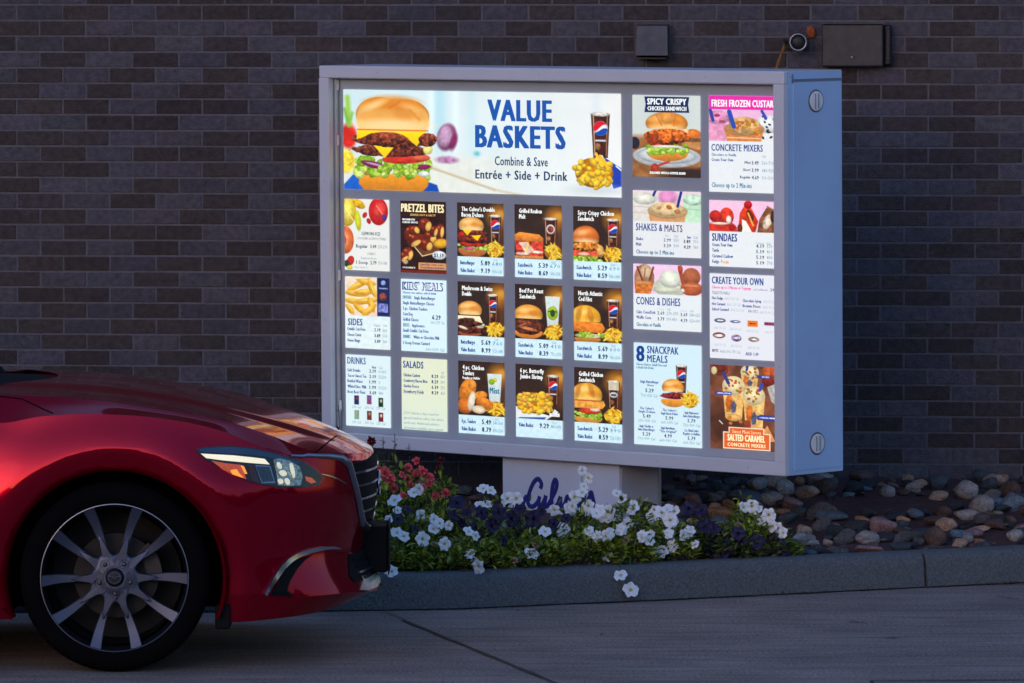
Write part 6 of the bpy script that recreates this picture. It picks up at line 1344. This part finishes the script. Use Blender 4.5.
def snap(seed, base):
    """ruffled many-petalled bloom"""
    g = random.Random(seed); mb = MB()
    for i in range(26):
        q = g.uniform(0, 2 * PI); e = g.uniform(-.2, 1.4); d = Vector((math.cos(q) * math.cos(e), math.sin(q) * math.cos(e), math.sin(e))); t = g.uniform(.7, 1.25)
        leaf(mb, d * .15, d, Vector((g.gauss(0, 1), g.gauss(0, 1), g.gauss(0, 1))), g.uniform(.7, 1.0), .75, tuple(v * t for v in base))
    me = bpy.data.meshes.new('flower'); me.from_pydata([tuple(v) for v in mb.V], [], mb.F); me.materials.append(m_petal)
    ca = me.color_attributes.new('col', 'FLOAT_COLOR', 'POINT'); arr = np.ones((len(mb.V), 4), np.float32); arr[:, :3] = np.array(mb.C); ca.data.foreach_set('color', arr.ravel()); return me
FM = dict(white=[petunia(i, 'white') for i in range(5)], purple=[petunia(20 + i, 'purple') for i in range(4)], coral=[snap(i, (.95, .20, .22)) for i in range(3)], red=[snap(9, (.20, .006, .012))], wilt=[snap(31, (.46, .36, .22)), snap(32, (.40, .25, .17))])
WF = [(394.4, 499.7, 16), (397.5, 510, 9), (414, 492, 11), (419, 489, 10), (420.5, 515, 11), (434.5, 519.5, 10), (440, 523, 10), (483, 488, 10), (491, 490, 11), (481, 506, 11), (488, 504, 11), (397, 532, 12), (404, 536, 11), (422.8, 538.9, 13), (433.8, 528.6, 11), (448.6, 525.5, 9), (444.8, 543.8, 13), (469, 531, 11), (476, 536, 10), (503.4, 529, 13), (470, 553.6, 12), (478.3, 566.5, 14), (473, 560, 10), (532, 553, 13), (545, 531, 12), (563.4, 528.6, 15), (516, 498.6, 12), (507.6, 498.6, 12), (578, 536, 8), (391.6, 571, 12), (388, 520, 10), (575, 497, 13), (582, 492, 12), (571, 508, 13), (554, 510, 11), (535.7, 545.4, 8), (514.6, 560.7, 7),
      (582.3, 470.5, 9), (588, 478, 10), (584, 486, 9), (569, 509, 12), (588, 505.7, 12), (598, 511, 14), (606, 515, 14), (617, 493, 10), (622, 498, 10), (632.6, 509, 12), (620, 529, 12), (628, 524, 13), (597, 536, 12), (606, 536, 12), (589, 530, 10), (608, 556.6, 10), (625.6, 540, 8), (642, 535, 11), (649, 540, 11), (620.5, 574.8, 13), (630.8, 589.4, 15), (652.6, 516, 12), (662, 512, 14), (670, 520, 15), (674, 511, 12), (669, 532, 11), (684, 535, 11), (690, 532, 11), (662, 551, 13), (672, 546, 13), (694.8, 544, 9), (690, 521, 6), (721.7, 524, 7), (738, 525.6, 8), (744, 507, 11), (752, 506, 12), (757, 509, 10), (768.6, 515, 12), (761.6, 521, 9), (772, 526, 13), (777, 528, 12), (782.6, 532.6, 11), (759.7, 537, 5), (578.7, 537, 8), (483, 541, 6), (433.8, 544, 6)]
PF = [(499.4, 512.6, 17), (482, 512.6, 15), (492.4, 525.5, 15), (477, 528, 14), (512, 518.5, 15), (526, 533.7, 17), (490, 559.5, 14), (457, 502, 14), (533, 518.5, 15), (553, 524, 13), (397.5, 518.5, 12), (415, 528, 8), (503, 540, 11), (543, 552, 9), (454, 515, 11), (408, 509, 10), (689, 508, 15), (700.6, 510, 13), (712, 528, 17), (721.7, 537, 15), (721.7, 552.6, 15), (705, 525.6, 14), (738, 532.7, 15), (740.5, 541, 13), (710, 542, 13), (771, 539.7, 15), (780, 546.7, 13), (757, 542, 13), (785, 550, 11), (712, 552, 12), (764, 549, 13), (520, 545, 11), (545, 540, 11), (698, 538, 11), (566, 518, 10), (462, 523, 10), (748, 551, 12), (730, 548, 12), (467, 512, 11), (520, 508, 12), (541, 510, 11)]
CFL = [(416, 461, 9), (408, 468, 10), (422, 470.5, 11), (429, 477.5, 11), (408, 478.7, 10), (384, 474, 13), (390.5, 481, 13), (394, 489, 10), (403.3, 496, 8), (423, 488, 10), (435, 495, 9), (445.5, 493.4, 10), (411, 486, 8), (416, 474, 9), (430, 483, 8), (379, 468, 7), (402, 474, 7)]
RFL = [(372, 440.8, 10), (441, 460, 7), (439, 468, 6)]
# plants: label, name, category, foot px, depth behind the kerb's face, half width (m), height (m), colour
PL = [('white petunia at the left end of the bed beside the car grille', 393, .24, .11, .13, 'white'), ('white petunia below the coral blooms, trailing over the kerb', 432, .22, .12, .12, 'white'), ('white petunia left of the pedestal with two blooms hanging on the kerb', 474, .22, .12, .14, 'white'),
      ('white petunia in front of the pedestal, under the script lettering', 535, .24, .13, .13, 'white'), ('white petunia in front of the pedestal corner with dense blooms', 592, .24, .12, .15, 'white'), ('white petunia with a long stem of two blooms trailing down the kerb', 628, .22, .10, .13, 'white'), ('white petunia right of the pedestal with the fullest blooms', 667, .26, .11, .17, 'white'),
      ('taller white petunia standing before the left edge of the pedestal', 500, .62, .13, .23, 'white'), ('tall white petunia whose top blooms cover the end of the script', 578, .60, .09, .19, 'white'), ('tall white petunia by the pedestal right side', 632, .60, .12, .22, 'white'), ('white petunia among dark blooms nearest to the rocks', 766, .30, .09, .16, 'white'), ('small tall white bloomed petunia against the rocks', 750, .42, .07, .22, 'white'), ('white petunia beneath the dark coral stems', 415, .48, .10, .20, 'white'),
      ('dark purple petunia at the left, between white and coral blooms', 408, .40, .10, .15, 'purple'), ('dark purple petunia left of the pedestal', 486, .38, .13, .17, 'purple'), ('dark purple petunia in the middle of the bed before the pedestal', 528, .42, .12, .16, 'purple'), ('dark purple petunia where the rocks begin', 708, .34, .12, .16, 'purple'), ('dark purple petunia second from the right end', 735, .28, .11, .12, 'purple'), ('dark purple petunia at the right end of the bed', 776, .26, .10, .10, 'purple'), ('dark purple petunia rising behind the coral and white blooms', 457, .55, .11, .18, 'purple'),
      ('coral snapdragon next to the car grille', 389, .62, .07, .30, 'coral'), ('coral snapdragon with the largest heads under the board', 418, .72, .09, .33, 'coral'), ('low coral snapdragon right of the tall heads', 440, .60, .07, .22, 'coral'), ('tall leafy green plant behind the coral heads', 398, .85, .08, .36, 'green'), ('leafy green plant at the end of the car grille under the board', 378, .8, .08, .38, 'green'),
      ('dark red rose bloom on a tall stem above the grille', 372, .75, .04, .44, 'red'), ('small dark red bloom in the shadow beneath the board', 441, .9, .06, .32, 'red')]
plants = []
gp = random.Random(5)
def surface_leafage(mb, cx, cy, cz, rw, rd, h, n, lightness, Ls=(.022, .042)):
    for i in range(n):
        q = gp.uniform(0, 2 * PI); rr = math.sqrt(gp.random()); u = gp.random() ** .7
        x = cx + rw * rr * math.cos(q); y = cy + rd * rr * math.sin(q); top = h * (1 - .55 * rr ** 2.2) * (1 + .25 * noise.noise(Vector((x * 14, y * 14, 2)))); z = cz + top * (.15 + .85 * u)
        d = Vector((math.cos(q) * rr + gp.gauss(0, .5), math.sin(q) * rr + gp.gauss(0, .5), gp.uniform(-.1, 1.0)))
        L = gp.uniform(*Ls); t = gp.random() ** 1.25 * lightness
        c = (.035 + .42 * t, .08 + .46 * t, .014 + .03 * t)
        leaf(mb, Vector((x, y, z)), d, Vector((gp.gauss(0, .4), gp.gauss(0, .4), 1)), L, L * gp.uniform(.35, .5), c)
def build_plant(lab, fpx, dep, hw, h, kind):
    X = (fpx - 512) / FPX * 25.6; Y = kY(X) + dep; z = bedZ(X, Y)
    nm = {'white': 'petunia_plant', 'purple': 'petunia_plant', 'coral': 'snapdragon_plant', 'green': 'leafy_plant', 'red': 'rose_plant'}[kind]
    e = empty(nm, (X, Y, z)); tag(e, lab, 'flowering plant', 'flowers planted along the kerb below the menu board')
    mb = MB(); n = int(620 * (hw / .12) ** 1.5)
    if kind in ('coral', 'red', 'green'): n = int(n * 1.6)
    surface_leafage(mb, 0, 0, 0, hw * 1.18, min(hw * 1.25, dep - .02 if dep < .3 else 9), h, n, 1.0 if kind != 'purple' else .45)
    mb.build('foliage', m_leaf, e, vcol=True); plants.append([e, X, Y, z, kind, hw, h, []]); return e
for p in PL: build_plant(*p)
def place_flower(px, py, sz, kind):
    # nearest plant of that kind in the picture plane
    best = min((pl for pl in plants if pl[4] == kind), key=lambda pl: abs((512 + pl[1] / 25.6 * FPX) - px) + .8 * abs(py - (545 - (pl[6] - .12) * 330)))
    Yk = kY((px - 512) / FPX * 25.4); hang = py > 560
    Y = Yk - .012 if hang else min(max(best[2] + (py < 530) * .0 - best[5] * .55, Yk + .03), 27.0)
    if not hang:
        Y = best[2] - best[5] * .75 * smoothstep(480, 555, py) + gp.uniform(-.02, .02); Y = max(Y, Yk + .02)
    p = at(px, py, Y); zmin = (bedZ(p.x, Y) + .03) if Y > Yk + .16 else .15
    if not hang and p.z < zmin: 
        Y = Yk - .01; p = at(px, py, Y)
    if kind == 'white' and sz <= 8: kind = 'wilt'
    if not hang: sz *= gp.uniform(.86, 1.12)
    o = bpy.data.objects.new('flower', gp.choice(FM[kind])); COL.objects.link(o); o.parent = best[0]
    o.location = p - best[0].location + Vector((0, -.012, 0))
    nrm = Vector((gp.uniform(-1.0, 1.0), -1, gp.uniform(-.15, 1.25)))
    o.rotation_euler = (nrm.to_track_quat('Z', 'Y').to_matrix() @ Matrix.Rotation(gp.uniform(0, 6), 3, 'Z')).to_euler()
    s = sz * .5 * p.y / FPX * 1.16; o.scale = (s, s, s * (.8 if kind != 'coral' else 1.0))
    best[7].append(p - best[0].location)
for f in WF: place_flower(*f, 'white')
for f in WF:
    if 560 < f[0] < 690 and f[2] > 10 and 507 < f[1] < 552: place_flower(f[0] + gp.uniform(-8, 8), f[1] + gp.uniform(-6, 4), f[2] * .85, 'white')
for f in PF: place_flower(*f, 'purple')
for f in CFL: place_flower(*f, 'coral')
for f in RFL: place_flower(*f, 'red')
m_stem = pm('stem', (.045, .085, .02), .6); m_bud = pm('bud', (.10, .16, .03), .55, var=.3)
for e, X, Y, z, kind, hw, h, fl in plants:
    if not fl: continue
    st = MB()
    for q in fl:
        root = Vector((q.x * .25, q.y * .25 + .02, .0)); mid = root.lerp(q, .6) + Vector((gp.uniform(-.01, .01), .015, .02 + .3 * max(0, -q.z)))
        if q.z < 0.02: mid = Vector((q.x * .9, max(q.y + .03, -.14), max(.03, .05)))
        st.tube([root, mid, q + Vector((0, .008, 0))], [.0028, .0022, .0016], 5)
        for _ in range(5 if kind in ('white', 'purple') else 12):
            u = gp.uniform(.1, .72 if q.z > .02 else .97); pp = root.lerp(mid, u / .6) if u < .6 else mid.lerp(q, (u - .6) / .4); d = Vector((gp.gauss(0, 1), gp.gauss(0, .7), gp.uniform(-.1, .8)))
            t = gp.random(); L = gp.uniform(.02, .036); leaf(st, pp, d, Vector((0, -.3, 1)), L, L * .4, (1, 1, 1))
    st.build('stems', pm('stem_leaf', (.05, .10, .022), .6, var=.45, vscale=25), e)
    bd_ = MB()
    if kind == 'white':
        for _ in range(4):
            q = Vector((gp.uniform(-hw, hw), -hw * gp.uniform(.3, .9), h * gp.uniform(.6, 1.15))); d = Vector((gp.gauss(0, .5), -.3, 1)).normalized()
            bd_ = MB(); bd_.tube([q, q + d * .014, q + d * .030], [.002, .0042, .002], 6); bd_.build('bud', m_bud, e, smooth=True)
# dark upright salvia spikes
for (fpx, tipy, dep, lab) in ((338.5, 406, 1.1, 'thin dark flower spike seen above the car bonnet by the cabinet edge'), (383, 438, .8, 'short dark flower spike left of the tallest bloom under the board'), (394.5, 434, .85, 'tallest dark flower spike in front of the cabinet lower edge'), (409, 444, .8, 'dark flower spike over the coral heads')):
    X = (fpx - 512) / FPX * 25.9; Y = kY(X) + dep; z = bedZ(X, Y); tip = at(fpx, tipy, Y)
    e = empty('salvia_plant', (X, Y, z)); tag(e, lab, 'flowering plant', 'flowers planted along the kerb below the menu board')
    H = tip.z - z; st = MB(); st.tube([(0, 0, 0), (.006, 0, H * .5), (tip.x - X, 0, H)], [.003, .002, .0012], 6); st.build('stem', m_stem, e)
    sp = MB()
    for k in range(46):
        u = 1 - .38 * (k / 46); q = gp.uniform(0, 2 * PI); d = Vector((math.cos(q), math.sin(q), .5)); b0 = Vector(((tip.x - X) * u, 0, H * u)); L = gp.uniform(.010, .020) * (1 if u < .97 else .6)
        if noise.noise(Vector((k * .35, fpx, 0))) < -.15: continue
        leaf(sp, b0, d, Vector((0, 0, 1)), L, L * .6, (1, 1, 1))
    sp.build('flower_spike', pm('spike_dark', (.016, .010, .022), .7, var=.3), e)
    lf = MB(); surface_leafage(lf, 0, 0, 0, .05, .05, H * .55, 90, .4); lf.build('foliage', m_leaf, e, vcol=True)
bpy.context.view_layer.update()
